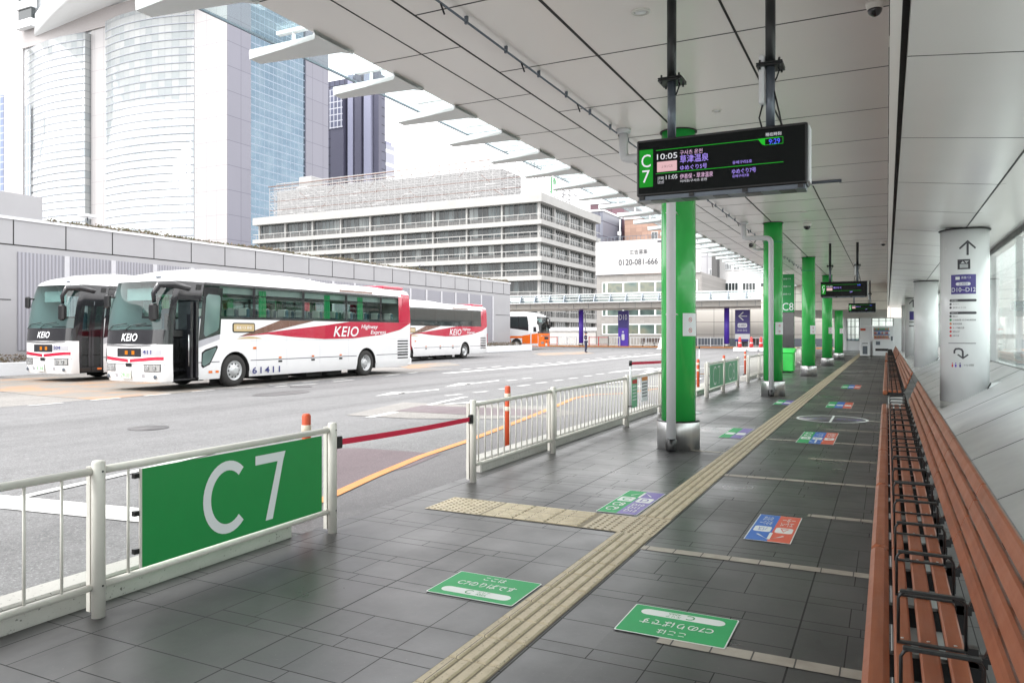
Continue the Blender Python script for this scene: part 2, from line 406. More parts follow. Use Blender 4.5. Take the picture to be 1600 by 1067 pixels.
# smooth dark apron between the fence line and the orange line
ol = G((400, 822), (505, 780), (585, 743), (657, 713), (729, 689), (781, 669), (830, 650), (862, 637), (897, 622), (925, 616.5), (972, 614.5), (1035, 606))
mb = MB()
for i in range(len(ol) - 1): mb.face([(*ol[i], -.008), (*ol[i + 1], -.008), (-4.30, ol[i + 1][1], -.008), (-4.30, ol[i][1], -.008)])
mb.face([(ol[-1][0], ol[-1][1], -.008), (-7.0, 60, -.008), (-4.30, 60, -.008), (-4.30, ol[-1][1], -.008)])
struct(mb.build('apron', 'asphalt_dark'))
mb = MB(); strip(ol, .13, .001, mb); struct(mb.build('orange_line', 'orange_line'))
# patches of darker resurfacing with pale seams
sheet('road_patch', G((510, 700), (560, 699), (690, 708), (640, 729), (585, 741), (510, 776)), -.004, 'asphalt_wine')
sheet('road_patch', G((540, 648), (630, 628), (700, 631), (850, 634), (905, 645), (860, 652), (740, 654), (640, 653)), -.004, 'asphalt_pale')
sheet('road_patch', G((618, 642), (660, 633), (735, 636), (880, 641), (840, 649), (735, 648)), 0, 'asphalt_wine')
sheet('road_patch', G((0, 588), (250, 612), (420, 604), (340, 585), (120, 575)), -.008, 'asphalt_pale')
sheet('road_patch', [(-22, 8), (-17.7, 8), (-17.7, 30), (-22, 30)], -.009, 'asphalt_pale')
# orange worn bay markings
mb = MB()
for pp in (((0, 592), (100, 588), (240, 596), (320, 610), (150, 624), (60, 618), (0, 611)),
           ((610, 570), (700, 566), (720, 570), (640, 576)), ((830, 552), (910, 549), (930, 552), (850, 556))):
    mb.face([(*q, -.004) for q in G(*pp)])
struct(mb.build('bay_marking', 'worn_orange'))
# white markings
mb = MB(); z = -.003
mb.face([(*q, z) for q in G((0, 772), (222, 793), (330, 803), (330, 828), (222, 815), (0, 793))])
strip(G((10, 783), (41, 774), (220, 733.5), (330, 707)), .13, z + .002, mb)
strip(G((575, 652), (618, 643)), .16, z, mb)
y = 10.55
while y < 22: strip([(-17.45, y), (-17.45, y + .8)], .13, z, mb); y += 1.5
for a, b in (((455, 602), (495, 599)), ((430, 604), (450, 602)), ((520, 596), (552, 593)), ((602, 587), (625, 584.5)), ((638, 583), (652, 581.5)), ((720, 577.5), (735, 576)), ((745, 575.5), (760, 574)), ((768, 573.5), (783, 572))): strip(G(a, b), .16, z, mb)
for (x0, y0), (x1, y1) in [((810, 603), (827, 601)), ((838, 598.6), (854, 597)), ((866, 594.6), (879, 593.2)), ((889, 591.4), (902, 590)), ((913, 587.8), (925, 586.6)), ((932, 584.6), (944, 583.5)), ((951, 582.2), (962, 581)), ((968, 579.5), (980, 578.3)), ((988, 577), (998, 576)),
                           ((792, 594.5), (807, 593)), ((816, 591.5), (830, 590)), ((780, 608), (790, 607)), ((696, 618), (721, 615.5)), ((740, 613), (762, 611))]: strip(G((x0, y0), (x1, y1)), .15, z, mb)
for k in range(12): x0 = 790 + k * 20; strip(G((x0, 573.5 - k * 1.95), (x0 + 11, 572.5 - k * 1.95)), .15, z, mb)
strip(G((695, 583), (775, 576.5), (860, 570), (950, 561), (1035, 553)), .42, z, mb)
strip(G((670, 632), (728, 619.5)), .16, z, mb); strip(G((697, 631), (778, 624.5)), .16, z, mb)
for ax, ay, sx in ((586, 619, 1.0), (694, 605, .86)):
    mb.face([(*q, z) for q in G((ax, ay - .5), (ax + 28 * sx, ay - 7), (ax + 56 * sx, ay - 7.5), (ax + 42 * sx, ay - 4.2))])
    mb.face([(*q, z) for q in G((ax + 40 * sx, ay - 5.4), (ax + 100 * sx, ay - 11.5), (ax + 100 * sx, ay - 10.4), (ax + 36 * sx, ay - 3.9))])
mb.face([(*q, z) for q in G((985, 589), (1015, 580), (1024, 581), (995, 590.5))]); strip(G((960, 581), (1020, 575)), .3, z, mb); strip(G((1010, 580), (1035, 575)), .3, z, mb)
strip(G((930, 604), (1030, 603)), .25, z, mb); strip(G((945, 599), (985, 594)), .2, z, mb); strip(G((1060, 577), (1180, 571)), .2, z, mb)
strip(G((950, 556.5), (985, 556), (976, 558.5)), .2, z, mb); strip(G((830, 548), (860, 546)), .25, z, mb)
struct(mb.build('road_marking', 'road_white'))
# service covers
for (a, b) in ((232, 668), (470, 604)):
    q = at(a, b); mb = MB(); mb.lathe([(.0001, -.002), (.33, -.002), (.33, -.01)], (q[0], q[1], 0), 24)
    struct(mb.build('service_cover', 'asphalt_dark'))
q = at(440, 614); sheet('oil_stain', [(q[0] + .5 * math.cos(t * .5) * (1 + .2 * math.sin(3 * t)), q[1] + 1.0 * math.sin(t * .5)) for t in range(12)], -.005, 'asphalt_dark')

# ---- pale bands in the pavement, tactile paving
mb = MB()
for k in range(-5, 44):
    y = 5.66 + 1.655 * k; x0 = -1.685 if k % 2 == 0 else -.93
    if k == -1: x0 = -1.1
    if k == 1: x0 = -.64
    mb.face([(x0, y - .055, .003), (.0, y - .055, .003), (.0, y + .055, .003), (x0, y + .055, .003)])
    if k in (3, 9, 15): mb.face([(-2.45 - .3 * (k > 3), y - .045, .003), (-2.0, y - .045, .003), (-2.0, y + .045, .003), (-2.45 - .3 * (k > 3), y + .045, .003)])
struct(mb.build('pavement_band', 'band'))
mb = MB(); TX0, TX1 = -2.0, -1.695
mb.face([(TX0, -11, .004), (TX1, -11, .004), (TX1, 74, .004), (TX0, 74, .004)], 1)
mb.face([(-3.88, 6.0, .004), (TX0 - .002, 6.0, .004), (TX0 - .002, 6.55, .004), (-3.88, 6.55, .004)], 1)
def rib(x0, y0, x1, y1, al):
    h_ = .013; c_ = .008; k = len(mb.v)
    mb.v += [(x0, y0, .004), (x1, y0, .004), (x1, y1, .004), (x0, y1, .004), (x0 + c_, y0 + c_, h_), (x1 - c_, y0 + c_, h_), (x1 - c_, y1 - c_, h_), (x0 + c_, y1 - c_, h_)]
    for q in ((4, 5, 6, 7), (0, 1, 5, 4), (1, 2, 6, 5), (2, 3, 7, 6), (3, 0, 4, 7)): mb.f.append([k + i for i in q]); mb.m.append(0); mb.sm.append(False)
for p_ in ((TX0, 5.97, TX1, 6.585), (-3.88, 6.0, -3.31, 6.55), (-2.31, 6.0, TX0 - .001, 6.55)): mb.face([(p_[0], p_[1], .0052), (p_[2], p_[1], .0052), (p_[2], p_[3], .0052), (p_[0], p_[3], .0052)])
def dot(x, y, r=.0135):
    k = len(mb.v)
    for rr, zz in ((r, .004), (r * .6, .012)):
        for i in range(8): a = i * math.pi / 4; mb.v.append((x + rr * math.cos(a), y + rr * math.sin(a), zz))
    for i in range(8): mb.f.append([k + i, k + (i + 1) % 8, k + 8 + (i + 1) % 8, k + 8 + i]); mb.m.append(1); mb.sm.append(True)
    mb.f.append([k + 8 + i for i in range(8)]); mb.m.append(0); mb.sm.append(False)
y = -3.0
while y < 70:
    if not (5.95 < y + .15 < 6.6):
        for j in range(4): rib(TX0 + .006 + j * .076, y + .006, TX0 + .006 + j * .076 + .062, y + .294, 0)
    y += .3
for i in range(5):
    for j in range(10): dot(TX0 + .03 + i * .06, 6.03 + j * .055)
for i in range(29):
    x = -3.85 + i * .0635
    if x < -3.3 or x > -2.30:
        for j in range(9): dot(x, 6.03 + j * .06)
for s_ in range(3):
    for j in range(7): pass
for j in range(8):
    for q_ in range(3): rib(-3.28 + .31 * q_, 6.025 + j * .066, -3.28 + .31 * q_ + .3, 6.025 + j * .066 + .044, 0)
struct(mb.build('tactile_paving', ['tactile', 'tactile_shade']))
# ---- kerbs beneath the fences
for (y0, y1) in ((-3, 4.72), (7.9, 15.6), (26.8, 36), (45, 54)):
    mb = MB(); mb.bbox((-4.53, y0, -.02), (-4.315, y1, .15), .014); struct(mb.build('kerb', 'conc'))

# ============================================================ PLATFORM CANOPY
Y0, Y1 = -12.0, 78.0; ZC = 4.52; EX = -4.93
canopy = thing('platform_canopy', 'wide bus platform canopy overhead, grey panelled soffit with white fins at its left edge', 'canopy', (-2.5, 30, 4.52))
mb = MB(); mb.box((EX, Y0, ZC), (.02, Y1, ZC + .05)); mb.box((-4.5, Y0, ZC + .051), (.02, Y1, ZC + .5)); mb.build('soffit', 'soffit', canopy, True)
mb = MB()
def seam(x0, y0, x1, y1, z): mb.box((x0, y0, z - .003), (x1, y1, z + .01))
for x, wd in ((-2.69, .03), (-1.30, .022), (-3.84, .022), (-4.31, .016)): seam(x - wd / 2, Y0, x + wd / 2, Y1, ZC)
k = -14
while True:
    y = 10.8 + 1.675 * k; k += 1
    if y > Y1 - .1: break
    if y < Y0 + .1: continue
    seam(-3.829, y - .008, -2.705, y + .008, ZC + .0008); seam(-2.675, y - .008, -1.311, y + .008, ZC + .0008); seam(-1.289, y - .008, .02, y + .008, ZC + .0008)
    seam(EX, y + .83, -3.851, y + .843, ZC + .0008)
mb.build('panel_joint', 'seam', canopy, True)
mb = MB(); mb.box((.02, Y0, 4.02), (.10, Y1, ZC + .3))
for k in range(-8, 45): mb.box((.014, 1.7 * k, 4.03), (.02, 1.7 * k + .015, ZC - .01), 1)
mb.build('fascia', ['soffit', 'seam'], canopy, True)
mb = MB(); mb.box((.10, Y0, 4.10), (.20, Y1, 4.5), 0); mb.build('shadow_gap', 'seam', canopy, True)
# lower soffit: slopes down to a valley over the white columns, then on to the glass wall
mb = MB(); zl, zv, zr = 4.00, 3.85, 3.93; XG = 2.57
mb.prism([(.155, Y0, zl), (1.49, Y0, zv), (1.49, Y0, zv + .25), (.155, Y0, zl + .25)], (0, Y1 - Y0, 0))
mb.prism([(1.49, Y0, zv), (XG + .4, Y0, zr), (XG + .4, Y0, zr + .25), (1.49, Y0, zv + .25)], (0, Y1 - Y0, 0))
mb.build('lower_soffit', 'soffit2', canopy, True)
mb = MB(); mb.box((1.478, Y0, zv - .004), (1.502, Y1, zv + .02))
for k in range(-6, 24):
    y = 10.3 + 3.015 * k
    if y > Y1 or y < Y0: continue
    mb.prism([(.156, y, zl - .002), (1.478, y, zv - .001), (1.478, y, zv + .02), (.156, y, zl + .02)], (0, .014, 0))
    mb.prism([(1.502, y, zv - .001), (XG, y, zr - .002), (XG, y, zr + .02), (1.502, y, zv + .02)], (0, .014, 0))
mb.build('lower_panel_joint', 'seam', canopy, True)
# fins, glass, struts
mb = MB()
def fin_mb():
    m_ = MB()
    def fn(u, v):                     # u along X 0(root)..1(tip), v around the section
        x = EX + .05 - .95 * u; wdt = .44 * (1 - u) + .17 * u if u > .08 else .62 - 2.3 * u; sh = -.10 * u
        q_ = ((-.5, .0), (-.46, -.035 - .03 * u), (.46, -.035 - .03 * u), (.5, .0), (.46, .03), (-.46, .03), (-.5, .0))[int(round(v * 6))]; return (x, wdt * q_[0] + sh, ZC - .003 - .02 * u + q_[1] * (1 if q_[1] < 0 else u))
    m_.grid(fn, [0, .08, .5, 1], [i / 6 for i in range(7)], sm=False)
    m_.face([fn(1, i / 6) for i in range(6)]); return m_
f0 = None; k = -8
ORG = base_of(canopy)
fins = 0
while True:
    y = 4.62 + 1.305 * k; k += 1
    if y > Y1 - 1: break
    if fins >= 66: break
    if f0 is None:
        m_ = fin_mb(); m_.v = [(a - ORG.x, b, c - ORG.z) for a, b, c in m_.v]
        f0 = m_.build('fin', 'fin', canopy); ob = f0
        me = MB(); me.tube([(-5.45, 0, ZC), (-5.45, 0, ZC + .22)], .02, 6); me.box((-5.66, -.03, ZC + .20), (-4.95, .03, ZC + .235)); me.v = [(a - ORG.x, b, c - ORG.z) for a, b, c in me.v]
        s0 = me.build('strut', 'fin', canopy); so_ = s0
    else:
        ob = f0.copy(); COL.objects.link(ob); ob.parent = canopy; so_ = s0.copy(); COL.objects.link(so_); so_.parent = canopy
    ob.location = (0, y - ORG.y, 0); so_.location = (0, y + .05 - ORG.y, 0); fins += 1
mb = MB(); mb.box((-5.93, Y0, ZC + .24), (EX + .02, Y1, ZC + .258)); mb.build('edge_glass', 'glass_clear', canopy, True)
mb = MB(); mb.box((-5.95, Y0, ZC + .235), (-5.932, Y1, ZC + .262))
for k in range(-9, 60): mb.box((-5.93, 1.305 * k - .01, ZC + .2585), (EX, 1.305 * k + .01, ZC + .268))
mb.build('glass_edge_frame', 'mid_pipe', canopy, True)

# fittings below the soffit
def downlight(px, py, r, lab):
    q = at(px, py, ZC); t = thing('ceiling_light', lab, 'ceiling light', (q[0], q[1], ZC))
    mb = MB(); mb.lathe([(r, 0), (r, -.012), (r * .78, -.016), (r * .72, -.004)], n=28); mb.build('rim', 'white_paint', t)
    mb = MB(); mb.lathe([(r * .72, -.004), (r * .5, -.010), (.0001, -.012)], n=28); mb.build('diffuser', 'col_white', t)
downlight(1001, 19, .085, 'round recessed white downlight nearest the camera, above and left of the departure board')
downlight(1120, 173, .06, 'small round recessed downlight in the soffit just above the departure board')
downlight(1256, 331, .08, 'round downlight in the soffit beyond the board, near the second green column top')
def dome(px, py, r, lab, z=ZC):
    q = at(px, py, z); t = thing('security_camera', lab, 'security camera', (q[0], q[1], z))
    mb = MB(); mb.lathe([(r * 1.25, 0), (r * 1.25, -.03), (r * 1.05, -.06), (r, -.065)], n=24); mb.build('housing', 'white_paint', t)
    mb = MB(); mb.lathe([(r, -.065)] + [(r * math.cos(R(a)), -.065 - r * math.sin(R(a))) for a in range(10, 91, 10)], n=24); mb.build('dome', 'black_gloss', t)
dome(1367, 4, .06, 'black dome security camera on the soffit at the top of the picture')
dome(1380, 378, .07, 'dome security camera hanging small from the soffit above the far departure boards')
dome(1261, 350, .09, 'dome security camera on the soffit right of the second green column')
for (px, py, lab) in ((1290, 283, 'slim flat grey sensor bar on the soffit right of the departure board'), (1383, 466, 'short dark sign rail on the soffit far down the platform')):
    q = at(px, py, ZC); t = thing('ceiling_fixture', lab, 'ceiling fixture', (q[0], q[1], ZC)); mb = MB(); mb.bbox((-.28, -.07, -.05), (.28, .07, 0), .01); mb.build('body', 'mid_pipe', t)
    mb = MB(); mb.bbox((-.24, -.045, -.062), (.24, .045, -.05), .004); mb.build('lens', 'white_paint', t)
cd = thing('cable_conduit', 'thin cable conduit with clips running lengthwise under the soffit', 'conduit', (-3.43, 30, ZC))
mb = MB(); mb.tube([(-3.43, Y0 + .5, ZC - .05), (-3.43, 70, ZC - .05)], .011, 6); mb.build('cable', 'mid_pipe', cd, True)
c0 = None
for k in range(50):
    y = 2.0 + .8 * k
    if c0 is None:
        m_ = MB(); m_.box((-.015, -.012, -.07), (.015, .012, 0)); 
        c0 = m_.build('clip', 'mid_pipe', cd); c1 = None; ob = c0
    else: ob = c0.copy(); COL.objects.link(ob); ob.parent = cd
    ob.location = (0, y - 30, 0)
    if k % 2 == 0:
        if c1 is None: m_ = MB(); m_.tube([(0, 0, -.05), (.03, .02, -.15)], .009, 6); c1 = m_.build('hook', 'black', cd); ob = c1
        else: ob = c1.copy(); COL.objects.link(ob); ob.parent = cd
        ob.location = (0, y + .35 - 30, 0)

# ============================================================ GREEN COLUMNS
def cylpatch(cx, cy, r, a0, a1, z0, z1, n=8):
    mb = MB(); mb.grid(lambda u, v: (cx + r * math.cos(u), cy + r * math.sin(u), v), [a0 + (a1 - a0) * i / n for i in range(n + 1)], [z0, z1]); return mb
def slice_x(me, st=.035):
    import bmesh
    bm = bmesh.new(); bm.from_mesh(me); xs_ = [v.co.x for v in bm.verts]; k = math.ceil(min(xs_) / st)
    while k * st < max(xs_):
        bmesh.ops.bisect_plane(bm, geom=bm.verts[:] + bm.edges[:] + bm.faces[:], plane_co=(k * st, 0, 0), plane_no=(1, 0, 0), dist=1e-6); k += 1
    bm.to_mesh(me); bm.free()
def wrap(o, r, a0):           # bend flat lettering (x right, z up, drawn at y=0) round a column of radius r
    slice_x(o.data)
    for v in o.data.vertices:
        a = a0 + v.co.x / r; rr = r - v.co.y * -1
        v.co = Vector((r * math.cos(a), r * math.sin(a), v.co.z))
def green_column(x, y, lab, notice=True):
    t = thing('green_column', lab, 'column', (x, y, 0), 'green columns along the platform')
    mb = MB(); mb.lathe([(.243, .40), (.243, ZC - .012)], n=40); mb.build('shaft', 'green_col', t)
    mb = MB(); mb.lathe([(.300, 0), (.300, .385), (.296, .39), (.243, .392)], n=40); mb.build('base_ring', 'steel', t)
    mb = MB(); mb.lathe([(.302, .386), (.302, .396), (.25, .404), (.243, .404)], n=40); mb.build('ring_trim', 'dark_pipe', t)
    mb = MB(); mb.lathe([(.2445, 3.98), (.2475, 3.99), (.2475, 4.01), (.2445, 4.02)], n=40); mb.build('band', 'green_sticker', t)
    mb = MB(); mb.lathe([(.262, ZC - .015), (.262, ZC - .001)], n=40); mb.build('top_collar', 'seam', t)
    if notice:
        a0 = math.atan2(-y, -x) 
        n_ = cylpatch(0, 0, .246, a0 + R(14), a0 + R(88), 1.60, 1.92).build('notice', 'letter_white', t)
        for zz in (1.83, 1.68):
            mb = MB()
            for i in range(16):
                a, b = 2 * math.pi * i / 16, 2 * math.pi * (i + 1) / 16
                mb.face([(.032 * math.cos(a), 0, zz + .032 * math.sin(a)), (.032 * math.cos(b), 0, zz + .032 * math.sin(b)), (.025 * math.cos(b), 0, zz + .025 * math.sin(b)), (.025 * math.cos(a), 0, zz + .025 * math.sin(a))])
            mb.face([(-.02, 0, zz + .024), (-.024, 0, zz + .02), (.02, 0, zz - .024), (.024, 0, zz - .02)])
            mb.face([(-.014, 0, zz - .003), (.014, 0, zz - .003), (.014, 0, zz + .004), (-.014, 0, zz + .004)], 1)
            o = mb.build('pictogram', ['red', 'letter_dark'], n_); wrap(o, .2475, a0 + R(42))
    return t
GX = -2.68
labs = ['nearest green column, beside the grey drain pipe and under the departure board', 'second green column from the camera, with the security camera on its upper left',
        'third green column from the camera, slimmer and plain, past the second drain pipe', 'fourth green column, standing just left of the far departure board', 'fifth green column, furthest and mostly hidden by the fourth']
for i, lb_ in enumerate(labs): green_column(GX - (.0 if i < 4 else 0), 10.8 + 10.05 * i + (0), lb_)
def drain(x, y, lab):
    t = thing('drain_pipe', lab, 'drain pipe', (x, y, 0), 'drain pipes beside the green columns')
    mb = MB(); pts = [(0, 0, .15), (0, 0, 3.95)] + [(-.13 + .13 * math.cos(R(a)), 0, 3.95 + .13 * math.sin(R(a))) for a in (20, 45, 70, 90)] + [(-.6, 0, 4.10), (-.66, 0, 4.12), (-.68, 0, 4.2), (-.68, 0, ZC - .02)]
    mb.tube(pts, .064, 18); mb.build('pipe', 'grey_pipe', t)
    mb = MB(); mb.lathe([(.072, .02), (.078, .05), (.078, .18), (.066, .19)], n=20); mb.build('shoe', 'black', t)
    mb = MB(); mb.lathe([(.09, ZC - .06), (.105, ZC - .03), (.105, ZC - .001)], (-.68, 0, 0), 24); mb.build('collar', 'grey_pipe', t)
    for z in (1.9, 3.3):
        mb = MB(); mb.tube([(-.07, .0, z), (-.03, .26, z)], .008, 6); mb.tube([(.07, .0, z), (.03, .26, z)], .008, 6); mb.build('bracket', 'steel', t)
drain(-2.665, 10.33, 'grey vertical drain pipe with black foot in front of the nearest green column')
drain(-2.665, 20.38, 'grey drain pipe with black foot in front of the second green column')
# security camera on the second column
t = thing('security_camera', 'boxy security camera on an arm at the left of the second green column', 'security camera', (-3.15, 20.6, 3.86))
mb = MB(); mb.tube([(.30, .15, -.02), (.1, .05, -.05), (0, 0, 0)], .025, 8); mb.build('arm', 'grey_pipe', t)
mb = MB(); mb.bbox((-.10, -.14, .0), (.06, .14, .13), .02); mb.build('body', 'cream_metal', t)
mb = MB(); mb.lathe([(.055, -.15), (.055, -.20), (.04, -.2), (.0001, -.185)], (-.02, 0, .06), 16, 'Y'); mb.build('lens', 'black_gloss', t)
mb = MB(); mb.tube([(-.02, .1, .1), (.1, .1, .25), (.3, .1, .3), (.42, .12, .55)], .012, 6); mb.build('cable', 'black', t)

# ============================================================ WHITE COLUMNS, SLOPE, GLASS WALL
def arrow_up(mb, cx, cz, h_, w_, th):
    mb.face([(cx - th / 2, 0, cz - h_ / 2), (cx + th / 2, 0, cz - h_ / 2), (cx + th / 2, 0, cz + h_ / 2 - th * .6), (cx - th / 2, 0, cz + h_ / 2 - th * .6)])
    for sg in (-1, 1):
        mb.face([(cx, 0, cz + h_ / 2), (cx, 0, cz + h_ / 2 - th * 1.3), (cx + sg * (w_ / 2 - th * .4), 0, cz + h_ / 2 - w_ / 2 - th * .8), (cx + sg * w_ / 2, 0, cz + h_ / 2 - w_ / 2)])
def white_column(x, y, lab, signs):
    r = .46; t = thing('white_column', lab, 'column', (x, y, 0), 'white round columns beside the glass wall')
    mb = MB(); mb.lathe([(r, .18), (r, zv - .01)], n=48); mb.build('shaft', 'col_white', t)
    mb = MB(); mb.lathe([(r * .995, 0), (r * .995, .18)], n=48); mb.build('base', 'col_conc', t)
    mb = MB(); mb.lathe([(r + .03, zv - .03), (r + .03, zv - .004)], n=48); mb.build('top_collar', 'seam', t)
    mb = MB(); mb.tube([(.30, -.40, .30), (.34, -.42, .33), (.40, -.4, .37)], .012, 6)
    if signs:
        a0 = R(-92.5); k = .01365
        def Z(py): return H + (520 - py) * k * .985
        def X_(px): return (px - 1504.5) * k
        def W(o, rr=.003): wrap(o, r + rr, a0); return o
        def bar(name, px0, py0, px1, py1, mat, rr=.002):
            m_ = MB(); m_.grid(lambda u, v: (u, 0, v), [X_(px0 + (px1 - px0) * i / 10) for i in range(11)], [Z(py1), Z(py0)]); return W(m_.build(name, mat, t), rr)
        def tx(s, px0, py0, px1, py1, mat, rr=.0035, parent=t):
            o = text(s, 'lettering', mat, parent, (X_((px0 + px1) / 2), 0, Z((py0 + py1) / 2)), (px1 - px0) * k, (py1 - py0) * k, depth=0); return W(o, rr)
        m_ = MB(); arrow_up(m_, X_(1507.5), Z(387.5), 23 * k, 23 * k, 3 * k); W(m_.build('arrow', 'letter_dark', t))
        ic = bar('pictogram', 1494, 405.5, 1511, 421, 'letter_dark')
        m_ = MB(); m_.prism([(X_(1497 + a), 0, Z(419 - b)) for a, b in ((0, 0), (11, 0), (11, 6), (0, 6))], (0, .0005, 0)); m_.prism([(X_(a), 0, Z(b)) for a, b in ((1498, 412), (1501, 408), (1504, 412))], (0, .0005, 0)); m_.prism([(X_(a), 0, Z(b)) for a, b in ((1503, 408), (1506, 412), (1509, 408))], (0, .0005, 0)); W(m_.build('symbol', 'letter_white', t), .004)
        bar('panel', 1484.5, 429, 1519, 459.5, 'purple_dark')
        tx('高速バス', 1499, 432, 1512, 436, 'letter_white'); m_ = MB(); m_.face([(X_(1491), 0, Z(437)), (X_(1497), 0, Z(437)), (X_(1497), 0, Z(432.5)), (X_(1491), 0, Z(432.5))]); W(m_.build('symbol', 'letter_white', t), .004)
        m_ = MB(); m_.face([(X_(1501.5) + a, 0, Z(443.8) + b) for a, b in rrect(0, 0, 20 * k, 5 * k, 2.5 * k)]); W(m_.build('pill', 'letter_white', t), .0035)
        tx('D AREA', 1496, 442, 1508, 445.6, 'purple_dark', .005); tx('D10~D12', 1485.5, 449.5, 1518.5, 456, 'letter_white')
        for (p0, p1, s_) in ((467.5, 471.3, '周辺案内'), (487, 490.8, '出口')):
            m_ = MB(); m_.face([(X_(1501) + a, 0, Z((p0 + p1) / 2) + b) for a, b in rrect(0, 0, 38 * k, 4 * k, 2 * k)]); W(m_.build('pill', 'letter_dark', t), .002)
            tx(s_, 1485, p0 + .6, 1494, p1 - .6, 'letter_white', .004)
        for j, (py, s_, pxe, cc) in enumerate(((475, 'タクシー', 1496, 'letter_dark'), (480.5, '東京メトロ', 1505, 'letter_dark'), (494, '改札口', 1494, 'letter_dark'), (499.8, '小田急線 京王線 都営線', 1519, 'green_sticker'), (505.8, '都営新宿線', 1500, 'orange_line'), (512, '丸ノ内線方面', 1503, 'red'), (518, '都営大江戸', 1497, 'red'), (524.5, 'JR線 方面', 1496, 'red'))):
            tx(s_, 1487, py - 1.2, pxe, py + 1.4, 'letter_dark'); m_ = MB(); m_.face([(X_(1483.7) + a, 0, Z(py) + b) for a, b in rrect(0, 0, 3.6 * k, 3.6 * k, 1.8 * k)]); W(m_.build('symbol', cc, t), .003)
        bar('rule', 1480, 535.8, 1519, 536.8, 'letter_dark')
        m_ = MB(); pa = [(1489.5, 552), (1489.5, 548), (1491.5, 545.3), (1496, 544.8), (1499.5, 546), (1501, 549), (1501.2, 559)]
        for i in range(len(pa) - 1):
            a, b = Vector((pa[i][0], pa[i][1])), Vector((pa[i + 1][0], pa[i + 1][1])); n_ = Vector((-(b - a).y, (b - a).x)).normalized() * 1.3
            e = (b - a).normalized() * .5
            m_.face([(X_(q.x), 0, Z(q.y)) for q in (a - e + n_, a - e - n_, b + e - n_, b + e + n_)])
        m_.face([(X_(a), 0, Z(b)) for a, b in ((1501.2, 561), (1493.5, 554.5), (1495, 553), (1501.2, 558.2))]); m_.face([(X_(a), 0, Z(b)) for a, b in ((1501.2, 561), (1509, 554.5), (1507.5, 553), (1501.2, 558.2))])
        W(m_.build('arrow', 'letter_dark', t))
        for px, cc in ((1486.5, 'red'), (1491.5, 'purple'), (1497.5, 'purple_dark')):
            m_ = MB(); m_.face([(X_(px) + a, 0, Z(571.5) + b) for a, b in rrect(0, 0, 2.2 * k, 4.5 * k, k)]); m_.face([(X_(px) + a, 0, Z(567.6) + b) for a, b in rrect(0, 0, 1.7 * k, 1.7 * k, .9 * k)]); W(m_.build('pictogram', cc, t))
        tx('トイレ 多目的', 1503, 568.5, 1516, 572, 'letter_dark')
    return t
white_column(1.49, 18.9, 'nearest white round column covered in direction signs and a purple D10 to D12 panel', True)
white_column(1.49, 36.9, 'second white round column, plain and partly behind the signed one', False)
tcol = white_column(1.49, 54.5, 'third white round column, far off with a small purple sign', False)
m_ = cylpatch(0, 0, .464, R(-118), R(-66), 2.45, 3.0); m_.build('sign_panel', 'purple_dark', tcol)
o = MB(); arrow_up(o, 0, 3.5, .5, .5, .06); o = o.build('arrow', 'letter_dark', tcol); wrap(o, .464, R(-92))
for z in (2.35, 2.1): cylpatch(0, 0, .464, R(-120), R(-64), z - .06, z).build('rule', 'letter_dark', tcol)
white_column(1.49, 68, 'furthest white round column beside the glass wall', False)
sl_ = thing('sloped_plinth', 'long glossy pale sloping wall base behind the benches, rising to the glass wall', 'sloped wall', (1.7, 30, 0))
mb = MB(); mb.prism([(.96, Y0, -.02), (XG - .02, Y0, .87), (XG + .3, Y0, .87), (XG + .3, Y0, -.02)], (0, Y1 - Y0, 0)); mb.build('panel', 'slope', sl_, True)
mb = MB(); mb.prism([(XG + .1, Y0, .87), (XG + .1, Y0, .875), (1.0, Y0, .004), (1.0, Y0, 0)], (0, .001, 0))
mb = MB(); an = math.atan2(.89, XG - .98); 
for k in range(-8, 27):
    y = 11.45 + 2.58 * k
    if y < Y0 or y > Y1: continue
    mb.prism([(.96, y, -.017), (XG - .02, y, .8732), (XG - .02, y, .865), (.96, y, -.028)], (0, .016, 0))
mb.build('panel_joint', 'seam', sl_, True)
for yc, lab in ((18.9, 'black curved edge trim at the foot of the signed white column'), (36.9, 'black curved edge trim at the foot of the second white column')):
    t = thing('edge_trim', lab, 'trim', (1.95, yc, .5), 'black trims at the white column feet')
    mb = MB(); mb.tube([(-.02, -.38, .10), (-.06, -.42, .02), (-.09, -.5, -.03), (-.1, -.52, -.10), (.0, -.50, -.05), (.30, -.15, .15)], .016, 8); mb.build('bar', 'black', t)
    mb = MB(); mb.prism([(-.09, -.5, -.04), (.0, -.49, -.045), (.30, -.14, .155), (.0, -.36, .10), (-.05, -.42, .03)], (0, .004, .004)); mb.build('infill', 'slope', t)
gw = thing('glass_wall', 'tall frameless glass wall standing on the sloping plinth at the right', 'glass wall', (XG, 30, .87))
for k in range(-5, 33):
    y = 1.5 + 2.35 * k
    mb = MB(); mb.box((XG, y + .006, .875), (XG + .015, y + 2.344, 3.80)); mb.build('pane', 'glass_wall', gw, True)
mb = MB(); mb.box((XG - .02, Y0, 3.80), (XG + .04, Y1, 3.96)); mb.box((XG - .02, Y0, .85), (XG + .035, Y1, .878)); mb.build('rail', 'dark_pipe', gw, True)
for k in range(-4, 17):
    y = 1.5 + 4.7 * k; mb = MB(); mb.box((XG + .02, y - .015, .88), (XG + .16, y + .015, 3.8)); mb.build('glass_rib', 'grey_pipe', gw, True)
